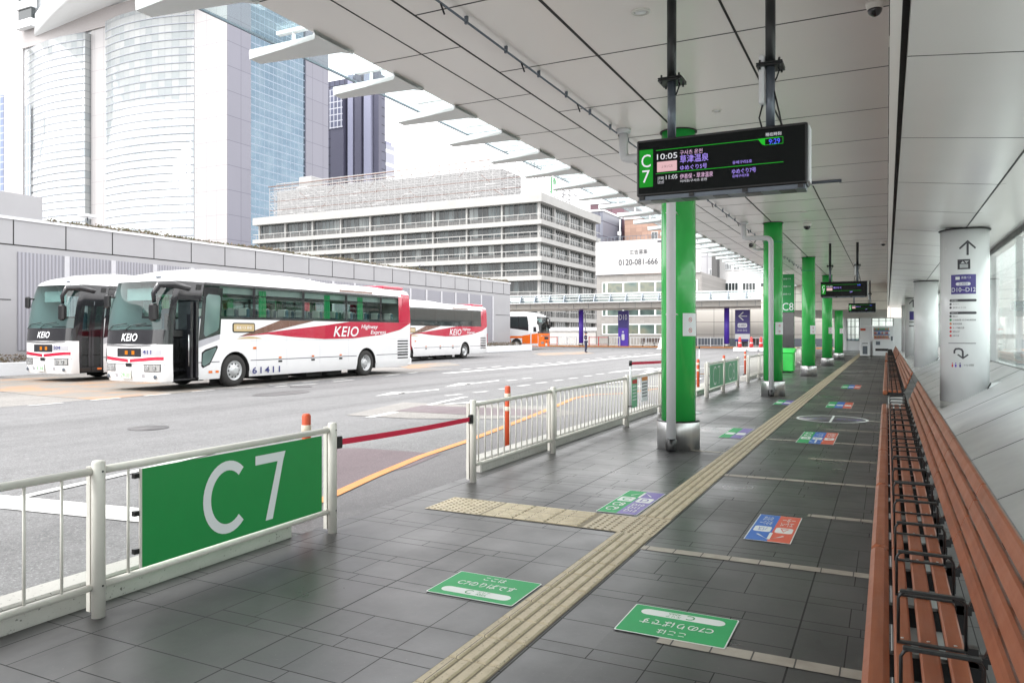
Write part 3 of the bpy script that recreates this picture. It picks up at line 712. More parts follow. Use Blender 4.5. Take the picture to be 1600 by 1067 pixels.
# the hall beyond the glass
hall = thing('station_hall', 'pale station hall building seen through the glass wall at the right', 'building', (24, 30, 0))
mb = MB(); mb.box((22, 20, -.02), (28, 120, 7)); mb.build('wall', gridmat('hall_wall', (.62, .62, .60), (.3, .3, .3), 2.4, 1.2, .03, 'Y', .5), hall, True)
for k in range(18):
    y = 22 + 5 * k; mb = MB(); mb.box((21.94, y, .9), (21.99, y + 3.2, 5.2), 0)
    for j in range(7): mb.box((21.92, y + .1, 1.2 + .56 * j), (21.935, y + 3.1, 1.48 + .56 * j), 1)
    mb.build('window', [M['glass_dark'] if k % 3 else M['green_pale'], paint('blind_%d' % k, (.62, .50, .46) if k % 2 else (.55, .62, .64), .5)], hall, True)
M['pale_paving'] = paint('pale_paving', (.62, .61, .59), .7)
mb = MB(); mb.box((XG + .3, -30, .80), (22, 120, .86)); struct(mb.build('upper_pavement', 'pale_paving'))

# ============================================================ BENCHES
def bench(y0, y1, lab, arms_to=None):
    t = thing('bench', lab, 'bench', (.15, y0, 0), 'long slatted benches along the platform')
    L = y1 - y0
    def slat(name, x0, x1, z0, z1, bv, M4=None, extra=0):
        mb = MB(); y = 0.0; js = [j for j in [2.54 + 2.0 * k - (y0 - 2.3) % 2 for k in range(20)] if .2 < j < L - .2]; cuts = [0] + js + [L]
        if L < 14: cuts = [0] + [j + .0 for j in js] + [L]
        for a, b in zip(cuts[:-1], cuts[1:]): mb.bbox((x0 - .15, a + .0015, z0), (x1 - .15, b - .0015, z1), bv)
        if M4: mb.v = [tuple(M4 @ Vector(v)) for v in mb.v]
        return mb.build(name, 'plank', t)
    slat('seat_slat', -.082, .008, .33, .425, .022)
    for a, b in ((.024, .086), (.112, .181), (.207, .272)): slat('seat_slat', a, b, .385, .422, .008)
    ang = R(-22)
    for i in range(4):
        c = Vector((.335 + i * .098 * math.sin(-ang) * -(-1) , 0, .47 + i * .098 * math.cos(ang)))
        mx_ = Matrix.Translation(Vector((c.x - .15, 0, c.z))) @ Matrix.Rotation(-ang, 4, 'Y')
        slat('backrest_slat', .15 - .016, .15 + .016, .0 + .004, .088, .011, mx_)
    k = 0; a0 = None
    while True:
        y = .46 + .605 * k
        if y > (arms_to or L - .2): break
        if a0 is None:
            mb = MB(); r = .009
            pts = [(-.11, 0, .425), (-.11, 0, .60), (-.10, 0, .618), (-.085, 0, .625), (.095, 0, .625), (.11, 0, .618), (.12, 0, .60), (.12, 0, .425)]
            for p_, q_ in zip(pts[:-1], pts[1:]): pass
            mb.tube([(p[0], p[1], p[2]) for p in pts], .006, 8); mb.bbox((-.105, -.013, .622), (.115, .013, .634), .003)
            mb.box((-.115, -.012, .424), (.125, .012, .432))
            a0 = mb.build('armrest', 'dark_pipe', t)
            mb = MB(); mb.box((-.20, -.022, .29), (.17, .022, .378)); mb.box((.125, -.02, .37), (.16, .02, .45)); 
            mb.prism([(.172, -.018, .40), (.20, -.018, .40), (.338, -.018, .74), (.312, -.018, .74)], (0, .036, 0))
            for x in (.055, .147, .24): mb.lathe([(.0065, 0), (.0065, .0015), (.0001, .002)], (x - .15, .06, .4222), 8, mi=1)
            mb.box((.13, -.02, .3795), (.19, .02, .42))
            b0 = mb.build('bracket', ['black', 'steel'], t); ob, ob2 = a0, b0
        else:
            ob = a0.copy(); COL.objects.link(ob); ob.parent = t; ob2 = b0.copy(); COL.objects.link(ob2); ob2.parent = t
        ob.location = (0, y, 0); ob2.location = (0, y, 0); k += 1
        if y > L - .1: ob2.location = (0, L - .1, 0)
    mb = MB(); mb.box((-.13, .02, 0), (.14, L - .02, .285)); mb.build('plinth', 'col_conc', t)

bench(2.3, 14.6, 'nearest long bench of red brown slats with black armrest loops, in the right foreground')
bench(17.9, 35.5, 'middle red brown slatted bench, next beyond the nearest one')
bench(37.6, 53, 'furthest red brown slatted bench, towards the vending machine')

# ============================================================ DEPARTURE BOARDS
M['scr_black'] = emit('screen_black', (.004, .006, .006), .2); M['scr_green'] = emit('screen_green', (.01, .30, .02), .32)
M['scr_line'] = emit('screen_line', (.02, .55, .03), .32); M['scr_pink'] = emit('screen_pink', (.80, .50, .52), .34)
M['scr_white'] = emit('screen_white', (.80, .80, .85), .36); M['scr_lilac'] = emit('screen_lilac', (.42, .30, .95), .40); M['scr_blue'] = emit('screen_blue', (.08, .12, 1.0), .45)
M['scr_pinktext'] = emit('screen_pinktext', (.85, .55, .80), .34)
def board(y, lab, full=True):
    xl, xr = onY(994.5, 250, 6.3)[0], onY(1262, 250, 6.3)[0]; Wd = xr - xl; zt, zb = onY(994.5, 221, 6.3)[2], onY(994.5, 308, 6.3)[2]; Hh = zt - zb
    t = thing('departure_board', lab, 'departure board', (xl, y, zb), 'departure boards hanging from the soffit')
    def pt(px, py): q = onY(px, py, 6.3); return (q[0] - xl, q[2] - zb)
    mb = MB(); mb.bbox((0, 0, 0), (Wd, .21, Hh), .008); mb.build('housing', 'black', t)
    mb = MB(); mb.box((Wd + .001, .02, .02), (Wd + .012, .19, Hh - .02)); mb.build('side_panel', 'grey_pipe', t)
    mb = MB(); mb.box((.02, .01, -.035), (Wd - .02, .20, -.001)); 
    for k in range(5): mb.box((.12 + k * .26, .02, -.04), (.24 + k * .26, .17, -.036), 1)
    for k in (.03, .45, .88, 1.3): mb.box((k, -.008, -.03), (k + .04, .03, .0), 1)
    mb.build('vent_tray', ['mid_pipe', 'black'], t)
    mb = MB(); mb.box((.02, -.004, .02), (Wd - .02, -.001, Hh - .02)); sc = mb.build('screen', 'scr_black', t)
    def q4(name, a, b, mat, lift=.006):
        mb = MB(); mb.box((min(a[0], b[0]), -lift, min(a[1], b[1])), (max(a[0], b[0]), -lift + .001, max(a[1], b[1]))); return mb.build(name, mat, sc)
    # crop coordinates of the photo's board (scale 4.267, origin 970,80) -> board plane
    def C(cx, cy): return pt(970 + cx / 4.267, 80 + cy / 4.267)
    def tx(s, x0, y0, x1, y1, mat):
        a, b = C(x0, y0), C(x1, y1); text(s, 'lettering', mat, sc, ((a[0] + b[0]) / 2, -.0075, (a[1] + b[1]) / 2), b[0] - a[0], None if False else abs(a[1] - b[1]) - (b[0] - a[0]) * 0, depth=0)
    zA = lambda x0, y0, x1, y1: (C(x0, y0), C(x1, y1))
    gp = C(125, 665), C(215, 905); q4('panel', (gp[0][0], gp[0][1]), (gp[1][0], gp[1][1]), 'scr_green')
    def txt(s, xc, yc, w_px, h_px, mat):
        c = C(xc, yc); k_ = onY(970 + xc / 4.267, 250, 6.3); d = (-k_[0] * SN + k_[1] * CN); f = d / F / 4.267
        a, b = C(xc - w_px / 2, yc), C(xc + w_px / 2, yc)
        text(s, 'lettering', mat, sc, (c[0], -.0075, c[1]), b[0] - a[0], h_px * f, depth=0)
    txt('C', 170, 735, 62, 85, 'scr_white'); txt('7', 170, 838, 50, 82, 'scr_white')
    # the rules run level on the board: take their height once
    L1, L2 = C(650, 622)[1], C(650, 782)[1]; xa, xb = C(235, 0)[0], C(1085, 0)[0]
    q4('rule', (xa, L1), (xb - .03, L1 + .004), 'scr_line'); q4('rule', (xa, L2), (xb, L2 + .004), 'scr_line')
    txt('10:05', 310, 702, 135, 38, 'scr_white')
    if not full:
        txt('9:29', 1025, 603, 80, 32, 'scr_blue'); q4('panel', C(243, 745), (C(375, 0)[0], C(310, 805)[1]), 'scr_pink'); txt('湯けむり', 490, 715, 190, 48, 'scr_lilac')
        txt('7', 830, 800, 90, 30, 'scr_lilac')
    else:
        a, b = C(243, 742), C(375, 797); q4('panel', a, (b[0], C(309, 803)[1]), 'scr_pink')
        txt('ＪＲバス', 310, 769, 74, 17, 'black')
        txt('구사츠 온천', 470, 673, 150, 30, 'scr_pinktext'); txt('草津温泉', 490, 715, 190, 52, 'scr_lilac'); txt('ゆめぐり5号', 486, 773, 178, 32, 'scr_lilac')
        txt('11:05', 340, 840, 76, 28, 'scr_white')
        e = C(268, 862); mb = MB(); ww, hh = .050, .055
        for (x0, z0, x1, z1) in ((-1, -1, 1, -.94), (-1, .94, 1, 1), (-1, -1, -.94, 1), (.94, -1, 1, 1)): mb.box((e[0] + x0 * ww / 2, -.007, e[1] + z0 * hh / 2), (e[0] + x1 * ww / 2, -.006, e[1] + z1 * hh / 2))
        mb.build('frame', 'scr_white', sc); txt('次発', 268, 851, 34, 14, 'scr_white'); txt('2nd', 268, 872, 28, 11, 'scr_white')
        txt('伊香保・草津温泉', 505, 829, 220, 34, 'scr_pinktext'); txt('이카호/구사츠 온천', 485, 862, 178, 18, 'scr_white')
        txt('유메구리5호', 810, 740, 130, 22, 'scr_lilac'); txt('ゆめぐり7号', 822, 799, 160, 32, 'scr_lilac'); txt('유메구리7호', 800, 832, 112, 20, 'scr_lilac')
        txt('現在時刻', 1018, 555, 105, 24, 'scr_white'); txt('9:29', 1025, 603, 74, 34, 'scr_blue')
        c0 = C(962, 590); c1 = C(1083, 590); zc = C(1022, 600)[1]
        mb = MB()
        for (x0, z0, x1, z1) in ((c0[0], zc - .028, c1[0], zc - .025), (c0[0], zc + .025, c1[0], zc + .028), (c1[0] - .003, zc - .028, c1[0], zc + .028)): mb.box((x0, -.007, z0), (x1, -.006, z1))
        mb.prism([(c0[0] - .055, -.007, zc + .028), (c0[0], -.007, zc + .028), (c0[0], -.007, zc - .028), (c0[0] - .022, -.007, zc - .02)], (0, .001, 0)); mb.build('clock_frame', 'scr_line', sc)
    # two hanging poles
    for px, fl, bx in ((1050, 128, 0), (1204, 105, 1)):
        q = onY(px, 100, 6.42); x = q[0] - xl; zf = onY(px, fl, 6.42)[2] - zb; zc = ZC - zb
        mb = MB(); mb.tube([(x, .11, Hh), (x, .11, zf)], .036, 16); p_ = mb.build('pole', 'mid_pipe', t)
        mb = MB(); mb.tube([(x, .11, zf), (x, .11, zc)], .040, 16); mb.build('pole', 'dark_pipe', t)
        mb = MB(); mb.box((x - .10, .03, zf - .01), (x + .10, .23, zf)); mb.box((x - .10, .03, zf + .008), (x + .10, .23, zf + .018))
        for a in (-.075, .075):
            for b in (.055, .205): mb.tube([(x + a, b, zf - .03), (x + a, b, zf + .045)], .009, 6)
        mb.build('flange', 'dark_pipe', t)
        mb = MB(); mb.tube([(x + .045, .12, zf + .03), (x + .07, .1, zf - .04), (x + .05, .1, zf - .1), (x + .035, .11, zf - .12)], .007, 6); mb.build('cable', 'black', t)
        if bx:
            mb = MB(); mb.bbox((x - .085, .06, Hh + .20), (x - .042, .16, Hh + .60), .01); mb.build('cable_box', 'grey_pipe', t)
            mb = MB(); mb.tube([(x - .06, .1, Hh + .2), (x - .085, .1, Hh + .1), (x - .06, .1, Hh)], .007, 6); mb.tube([(x + .03, .1, Hh + .3), (x + .07, .1, Hh + .12), (x + .09, .1, Hh)], .007, 6); mb.build('cable', 'black', t)
    return t
board(6.3, 'large black departure board reading C7 and 10:05, hanging at the front of the platform')
board(26.4, 'middle black departure board, small and hanging in front of the far end', False)
board(46.2, 'furthest and smallest black departure board, lower in the picture than the middle one', False)

# ============================================================ FENCES
FX = -4.12
def arc_letter_C(mb, cx, cz, w_, h_, th, a0=48, a1=312, n=28):
    pts = []
    for i in range(n + 1):
        a = R(a0 + (a1 - a0) * i / n); pts.append(((w_ / 2) * math.cos(a), (h_ / 2) * math.sin(a), (w_ / 2 - th) * math.cos(a), (h_ / 2 - th) * math.sin(a)))
    for p, q in zip(pts[:-1], pts[1:]): mb.face([(0, cx + p[0], cz + p[1]), (0, cx + q[0], cz + q[1]), (0, cx + q[2], cz + q[3]), (0, cx + p[2], cz + p[3])])
def letter_7(mb, cx, cz, w_, h_, th):
    mb.face([(0, cx - w_ / 2, cz + h_ / 2), (0, cx + w_ / 2, cz + h_ / 2), (0, cx + w_ / 2 - th * .35, cz + h_ / 2 - th), (0, cx - w_ / 2, cz + h_ / 2 - th)])
    mb.face([(0, cx + w_ / 2 - th * 1.25, cz + h_ / 2 - th), (0, cx + w_ / 2 - th * .35, cz + h_ / 2 - th), (0, cx + w_ / 2 - th * .35 - .36 * w_, cz - h_ / 2), (0, cx + w_ / 2 - th * 1.25 - .40 * w_, cz - h_ / 2)])
def letter_8(mb, cx, cz, w_, h_, th):
    for s_, k in ((1, .86), (-1, 1.0)):
        zc = cz + s_ * h_ / 4 * 1.0; r1 = w_ / 2 * k; r2 = h_ / 4 + th * .4
        for i in range(24):
            a, b = R(15 * i), R(15 * i + 15)
            mb.face([(0, cx + r1 * math.cos(a), zc + r2 * math.sin(a)), (0, cx + r1 * math.cos(b), zc + r2 * math.sin(b)), (0, cx + (r1 - th) * math.cos(b), zc + (r2 - th) * math.sin(b)), (0, cx + (r1 - th) * math.cos(a), zc + (r2 - th) * math.sin(a))])
def fence(ys, lab, sp=.19, panels=(), group='white metal fences along the kerb', first=True, double=True):
    t = thing('fence', lab, 'fence', (FX, ys[0], 0), group); o = ys[0]
    p0 = bal = None
    for i, y in enumerate(ys):
        if p0 is None:
            mb = MB(); mb.lathe([(.037, 0), (.037, .895), (.030, .905), (.0001, .906)], (.02, 0, 0), 20); 
            if double: mb.box((-.05, -.028, .03), (-.018, .028, .87))
            mb.lathe([(.006, 0), (.006, .002)], (.058, 0, .845), 8, 'X', 1)
            mb.lathe([(.006, 0), (.006, .002)], (  .058, 0, .185), 8, 'X', 1)
            p0 = mb.build('post', ['cream_metal', 'dark_pipe'], t); ob = p0
        else: ob = p0.copy(); COL.objects.link(ob); ob.parent = t
        ob.location = (0, y - o, 0)
    for a, b in zip(ys[:-1], ys[1:]):
        mb = MB(); mb.tube([(0, a - o + .03, .845), (0, b - o - .03, .845)], .024, 12); mb.build('top_rail', 'cream_metal', t)
        mb = MB(); mb.tube([(0, a - o + .03, .175), (0, b - o - .03, .175)], .021, 12); mb.build('bottom_rail', 'cream_metal', t)
        n = int((b - a) / sp)
        for k in range(1, n):
            y = a + (b - a) * k / n
            if any(p[0] - .02 < y < p[1] + .02 for p in panels): continue
            if bal is None: mb = MB(); mb.tube([(0, 0, .18), (0, 0, .84)], .0085, 8); bal = mb.build('baluster', 'cream_metal', t); ob = bal
            else: ob = bal.copy(); COL.objects.link(ob); ob.parent = t
            ob.location = (0, y - o, 0)
    return t
pz0, pz1 = .21, .815
py0, py1 = onX(221, 800, FX + .03)[1], onX(502, 750, FX + .03)[1]
fa = fence([-1.3, .82, 2.88, 4.95], 'nearest white fence carrying the big green C7 sign, at the left edge', .19, [(py0, py1)])
def signpanel(t, y0, y1, ch, mat, lm, k=1.0, spans=None):
    spans = spans or [(y0 + (y1 - y0) * a, y0 + (y1 - y0) * b) for a, b in ((.24, .52), (.58, .76))]
    o = t.location.y
    mb = MB(); mb.box((.030, y0 - o, pz0), (.036, y1 - o, pz1)); p_ = mb.build('sign_panel', mat, t)
    mb = MB(); mb.box((.024, y0 - o - .014, pz0), (.037, y0 - o - .0005, pz1)); mb.build('panel_edge', 'cream_metal', t)
    for z in (.30, .53, .76):
        mb = MB(); mb.box((.0, y0 - o - .045, z), (.03, y0 - o - .014, z + .03)); mb.build('clamp', 'black', t)
    w_ = (y1 - y0)
    for c, (f0_, f1_) in zip(ch, spans):
        yc = (f0_ + f1_) / 2 - o; ww = f1_ - f0_; mb = MB()
        zc = (pz0 + pz1) / 2 - .0
        {'C': lambda: arc_letter_C(mb, yc, zc - .0, ww, .50, .066 * k), '7': lambda: letter_7(mb, yc, zc + .0, ww, .485, .066 * k), '8': lambda: letter_8(mb, yc, zc, ww, .46, .055 * k)}[c]()
        mb.v = [(.0385, b, c_) for a, b, c_ in mb.v]; mb.build('lettering', lm, p_)
signpanel(fa, py0, py1, 'C7', 'green_sign', 'letter_white', spans=[(onX(311, 700, FX)[1], onX(386, 700, FX)[1]), (onX(393, 700, FX)[1], onX(440, 700, FX)[1])])
fb = fence([7.32, 9.56, 12.86, 15.13], 'long white fence with thin bars left of the nearest green column', .155)
for (a, b, z0, z1, m_) in ((13.1, 13.42, .30, .82, 'green_pale'), (13.68, 14.1, .36, .84, 'letter_white')):
    o = fb.location.y; mb = MB(); mb.box((.03, a - o, z0), (.034, b - o, z1)); n_ = mb.build('notice', m_, fb)
    mb = MB(); mb.box((.0345, a - o + .02, z1 - .09), (.036, b - o - .02, z1 - .02), 0)
    for j in range(5): mb.box((.0345, a - o + .04, z1 - .15 - .06 * j), (.036, b - o - .05, z1 - .13 - .06 * j), 1)
    mb.build('print', ['red' if m_ == 'green_pale' else 'orange_line', 'letter_dark' if m_ != 'green_pale' else 'letter_white'], n_)
fc = fence([19.5, 21.65, 23.95], 'white fence with the small C7 and C8 signs, between the two nearest green columns', .19, [(19.7, 21.5), (21.8, 23.8)])
signpanel(fc, 19.72, 21.5, 'C7', 'green_pale', 'letter_white', .7); signpanel(fc, 21.8, 23.78, 'C8', 'green_pale', 'letter_white', .7)
fd = fence([25.9, 28.3, 30.6, 32.9, 35.2], 'white barred fence running up to the second green column from behind the C8 sign', .16)
fence([38.4, 40.6, 42.9], 'short white fence seen between the second and third green columns', .19)
fence([45, 47.3, 49.6, 52], 'furthest white fence on the near kerb, mostly behind the third green column', .2)
# belts
def belt(a, b, lab, wd=.05):
    t = thing('barrier_belt', lab, 'belt barrier', a)
    A, B = Vector((0, 0, 0)), Vector(b) - Vector(a); mb = MB(); n = 14
    def fn(u, v): p = A.lerp(B, u); return (p.x, p.y, p.z + v - .012 * math.sin(math.pi * u) * (B.length / 2.4))
    mb.grid(fn, [i / n for i in range(n + 1)], [-wd / 2, wd / 2]); mb.build('belt', 'belt_red', t)
    d = B.normalized()
    for p in (A - d * .03, B + d * .03): mb = MB(); mb.bbox((p.x - .02, p.y - .028, p.z - .05), (p.x + .02, p.y + .028, p.z + .05), .006); mb.build('end_clip', 'black', t)
belt((FX + .03, 5.05, .735), (FX + .03, 7.22, .70), 'bright red retractable belt strung between the two nearest white fences')
def stanchion(x, y, lab, h_=1.15, base=True):
    t = thing('stanchion', lab, 'stanchion', (x, y, 0)); mb = MB(); mb.tube([(0, 0, .02 if base else .35), (0, 0, h_)], .018, 10); mb.build('post', 'grey_pipe', t)
    mb = MB(); mb.lathe([(.028, h_ - .07), (.028, h_), (.0001, h_ + .01)], n=14); mb.build('head', 'black', t)
    if base: mb = MB(); mb.lathe([(.16, 0), (.16, .012), (.03, .03)], n=20); mb.build('base', 'grey_pipe', t)
    else: mb = MB(); mb.box((-.03, -.03, .35), (.03, .03, .37)); mb.build('bracket', 'black', t)
stanchion(FX + .10, 12.8, 'thin grey stanchion post clamped to the long white fence', base=False)
stanchion(-3.55, 15.6, 'grey stanchion with round base hidden behind the nearest green column')
belt((FX + .10, 12.84, 1.11), (-3.55, 15.56, 1.11), 'dark red belt stretched above the long white fence to behind the nearest green column')
stanchion(-6.0, 27.2, 'grey stanchion standing on the road beyond the C8 sign')
# bollards
def bollard(x, y, lab, h_=.91):
    t = thing('bollard', lab, 'bollard', (x, y, 0), 'orange flexible bollards along the kerb')
    mb = MB(); mb.lathe([(.09, -.012), (.09, .02), (.045, .04)], n=20); mb.build('base', 'rubber', t)
    mb = MB(); mb.lathe([(.040, .03), (.040, h_ - .02), (.030, h_), (.0001, h_ + .003)], n=20); mb.build('tube', 'orange_bollard', t)
    for z in (h_ - .16, h_ - .34): mb = MB(); mb.lathe([(.0415, z), (.0435, z + .004), (.0435, z + .056), (.0415, z + .06)], n=20); mb.build('band', 'bollard_band', t)
bollard(-4.73, 5.35, 'orange bollard whose top shows above the big green C7 sign', .91)
bollard(-4.70, 9.37, 'orange banded bollard behind the left end of the long white fence')
bollard(-4.73, 21.3, 'orange bollard with bands just right of the nearest green column')
bollard(-4.80, 25.4, 'orange bollard rising behind the small C8 sign')
bollard(-5.0, 30.8, 'orange bollard behind the fence left of the second green column')
bollard(-4.9, 41.5, 'furthest orange bollard, seen between the second and third green columns')
mb = MB(); mb.bbox((-5.0, 19.9, -.012), (-4.45, 23.5, .13), .012); struct(mb.build('kerb', 'conc'))
tag(MB().tube([(-4.73, 21.3, .5), (-4.8, 23.3, .40), (-4.80, 25.4, .5)], .012, 6).build('chain', 'orange_line'), 'yellow rope slung between two orange bollards behind the C7 and C8 signs', 'rope')

# ============================================================ FLOOR STICKERS
def fl_text(s, par, cx, cy, wd, ht, mat, flip=False, rot=0):
    a = R(rot + (180 if flip else 0)); return text(s, 'lettering', mat, par, (cx, cy, .0085), wd, ht, (math.cos(a), math.sin(a), 0), (-math.sin(a), math.cos(a), 0), depth=0, world=True, bold=.012)
def fsheet(name, pts, z0, z1, mat, par, edge=None):
    mb = MB(); mb.prism([(a, b, z0) for a, b in pts], (0, 0, z1 - z0)); return mb.build(name, mat, par, True)
def c7_sticker(x0, x1, y0, y1, flip, lab):
    t = thing('floor_sticker', lab, 'floor sticker', (x0, y0, 0), 'green C7 floor stickers'); cx, cy, W_, H_ = (x0 + x1) / 2, (y0 + y1) / 2, x1 - x0, y1 - y0; s_ = -1 if flip else 1
    fsheet('backing', rrect(cx, cy, W_, H_, .012), .0045, .006, 'sticker_white', t); fsheet('film', rrect(cx, cy, W_ - .014, H_ - .014, .01), .006, .0068, 'green_sticker', t)
    fsheet('pill', rrect(cx, cy - s_ * H_ * .27, W_ * .8, H_ * .2, 1), .0068, .0076, 'sticker_white', t)
    fl_text('ここは', t, cx, cy + s_ * H_ * .33, W_ * .26, H_ * .14, 'sticker_white', flip); fl_text('C7のりばです', t, cx, cy + s_ * H_ * .06, W_ * .68, H_ * .19, 'sticker_white', flip)
    fl_text('C', t, cx - s_ * W_ * .08, cy - s_ * H_ * .27, W_ * .08, H_ * .15, 'green_sign', flip); fl_text('エリア\nAREA', t, cx + s_ * W_ * .08, cy - s_ * H_ * .27, W_ * .14, H_ * .15, 'green_sign', flip)
c7_sticker(-2.63, -2.02, 4.08, 4.53, False, 'green C7 floor sticker left of the tactile strip, its text facing the camera')
c7_sticker(-1.36, -.755, 4.02, 4.455, True, 'green C7 floor sticker right of the tactile strip, with upside down text')
def guide(x0, x1, y0, y1, cols, lab, detail=True, away=False):
    t = thing('floor_sticker', lab, 'floor sticker', (x0, y0, 0), 'coloured direction stickers on the floor'); n = len(cols); w_ = (x1 - x0) / n
    fsheet('backing', rect(x0 - .008, y0 - .008, x1 + .008, y1 + .008), .0045, .0055, 'sticker_white', t)
    for i, (mat, tx) in enumerate(cols):
        a = x0 + i * w_; fsheet('film', rect(a, y0, a + w_, y1), .0055, .0065, mat, t); cx = a + w_ / 2; h_ = y1 - y0
        fsheet('pill', rrect(cx, y0 + h_ * (.60 if away else .42), w_ * .8, h_ * .20, .03), .0065, .0073, 'sticker_white', t)
        if detail:
            fl_text(tx[0], t, cx, y0 + h_ * (.60 if away else .42), w_ * .42, h_ * .13, mat, not away)
            fl_text(tx[1], t, cx, y0 + h_ * (.26 if away else .75), w_ * .62, h_ * .34, 'sticker_white', not away)
    if detail:
        cx = (x0 + x1) / 2; yb = y0 + (y1 - y0) * .04; mb = MB(); h_ = y1 - y0
        for sg in (-1, 1): mb.face([(cx, yb, .0075), (cx + sg * .012, yb + .03, .0075), (cx + sg * .11, yb + h_ * .17, .0075), (cx + sg * .095, yb + h_ * .17 + .015, .0075)][::1])
        mb.face([(cx - .012, yb + .02, .0076), (cx + .012, yb + .02, .0076), (cx + .012, yb + h_ * .26, .0076), (cx - .012, yb + h_ * .26, .0076)])
        if away: mb.v = [(a, y0 + y1 - b, c) for a, b, c in mb.v]
        mb.build('arrow', 'sticker_white', t, True)
qs = [at(1166, 831), at(1196, 789), at(1248, 793), at(1232, 835)]
guide(-1.02, -.68, 6.25, 7.15, [('blue_sticker', ('バス', 'タクシー\nのりば')), ('red_sticker', ('△', 'エレベ\nーター'))], 'blue and red floor sticker right of the tactile strip, beyond the green C7 ones')
qs4 = [at(942, 804), at(985, 768), at(1036, 771), at(995, 808)]
guide(-2.40, -2.03, 6.62, 7.62, [('green_sticker', ('C', 'C8\nC9')), ('purple_sticker', ('D', 'D10\nD11\nD12'))], 'green and purple floor sticker touching the tactile strip, beyond its side branch', away=True)
for px0, py0_, px1, py1_, cols, lab in ((1250, 692, 1304, 677, 3, 'three coloured floor sticker just before the round floor mark'), (1133, 684, 1168, 670, 2, 'faint green and purple floor sticker left of the tactile strip, before the nearest green column'), (1296, 637, 1328, 629, 3, 'three coloured floor sticker beyond the round floor mark'),
                                  (1213, 632, 1236, 626, 2, 'pale green floor sticker beside the second green column'), (1318, 607, 1342, 602, 3, 'tiny three coloured floor sticker far down the platform')):
    a, b = at(px0, py0_), at(px1, py1_); cs = {3: [('green_sticker', ('C', 'C8\nC9')), ('blue_sticker', ('バス', 'タクシー')), ('red_sticker', ('△', '出口'))], 2: [('green_sticker', ('C', 'C8\nC9')), ('purple_sticker', ('D', 'D10\nD12'))]}[cols]
    xm = (a[0] + b[0]) / 2; wd = .17 * cols; guide(xm - wd / 2, xm + wd / 2, a[1], max(b[1], a[1] + .6), cs, lab, cols == 3 and a[1] < 14)
q = at(1300, 655); t = thing('floor_sticker', 'large round outlined floor mark in the middle of the walkway', 'floor sticker', (q[0], q[1], 0))
mb = MB(); r = .64
for i in range(48):
    a, b = 2 * math.pi * i / 48, 2 * math.pi * (i + 1) / 48
    mb.face([(r * math.cos(a), r * math.sin(a), .006), (r * math.cos(b), r * math.sin(b), .006), ((r - .05) * math.cos(b), (r - .05) * math.sin(b), .006), ((r - .05) * math.cos(a), (r - .05) * math.sin(a), .006)])
mb.face([(-.02, -.58, .0062), (.02, -.58, .0062), (.02, .58, .0062), (-.02, .58, .0062)]); mb.build('ring', 'sticker_white', t)
mb = MB(); mb.lathe([(.0001, .005), (.59, .005), (.59, .0045)], n=40); mb.build('film', paint('clear_film', (.08, .078, .085), .4), t)
for s_, x in (('止まれ', -.3), ('STOP', .3)): text(s_, 'lettering', 'purple_sticker', t, (x, 0, .007), .42, .2, (1, 0, 0), (0, 1, 0), depth=0)

# ============================================================ THINGS ALONG THE PLATFORM, FAR END
t = thing('sign_totem', 'tall green and black sign tower numbered C8 behind the second green column', 'sign', (-4.35, 38, 0))
mb = MB(); mb.bbox((-.42, 0, 2.62), (.42, .16, 4.42), .01); g_ = mb.build('green_panel', 'green_sign', t)
mb = MB(); mb.bbox((-.42, .01, .85), (.42, .15, 2.61), .01); mb.build('black_panel', 'black_gloss', t)
mb = MB(); mb.bbox((-.35, .04, 0), (-.25, .12, .86), .01); mb.bbox((.25, .04, 0), (.35, .12, .86), .01); mb.build('leg', 'grey_pipe', t)
text('C8', 'lettering', 'letter_white', g_, (.14, -.003, 2.88), .5, .36, depth=0)
for k in range(6): text('高速バス', 'lettering', 'letter_white', g_, (.1, -.003, 4.2 - .18 * k), .34, .08, depth=0) if k % 2 == 0 else None
t = thing('waste_bin', 'bright green lidded box standing beside the second green column', 'bin', (-3.85, 33.6, 0))
mb = MB(); mb.bbox((-.38, -.35, .04), (.38, .35, .82), .03); mb.build('body', 'green_bin', t)
mb = MB(); mb.prism([(-.41, -.38, .825), (-.41, .38, .825), (-.41, .36, 1.0), (-.41, -.3, .90)], (.82, 0, 0)); mb.build('lid', 'green_bin', t)
mb = MB(); mb.box((-.3, -.3, 0), (.3, .3, .04)); mb.build('foot', 'black', t)
bk = thing('end_building', 'pale enclosed waiting area at the far end of the platform, with windows', 'building', (-2, 78, 0))
mb = MB(); mb.box((-7.0, 49, 3.02), (.015, 78, 4.515)); 
for z in (3.5, 4.0): mb.box((-7.0, 48.992, z), (.015, 49, z + .015), 1)
for x in (-5, -3, -1): mb.box((x, 48.99, 3.03), (x + .015, 49, 4.5), 1)
mb.build('bulkhead', [paint('beige_panel', (.58, .54, .48), .5), 'seam'], bk, True)
def ex(px): return onY(px, 520, 78)[0]
for (a, b) in ((1290, 1296), (1318, 1323), (1343, 1362), (1396, 1412)): mb = MB(); mb.box((ex(a), 77.8, 0), (ex(b), 78.2, 3.02)); mb.build('pier', 'beige_wall' if 'beige_wall' in M else 'col_white', bk, True)
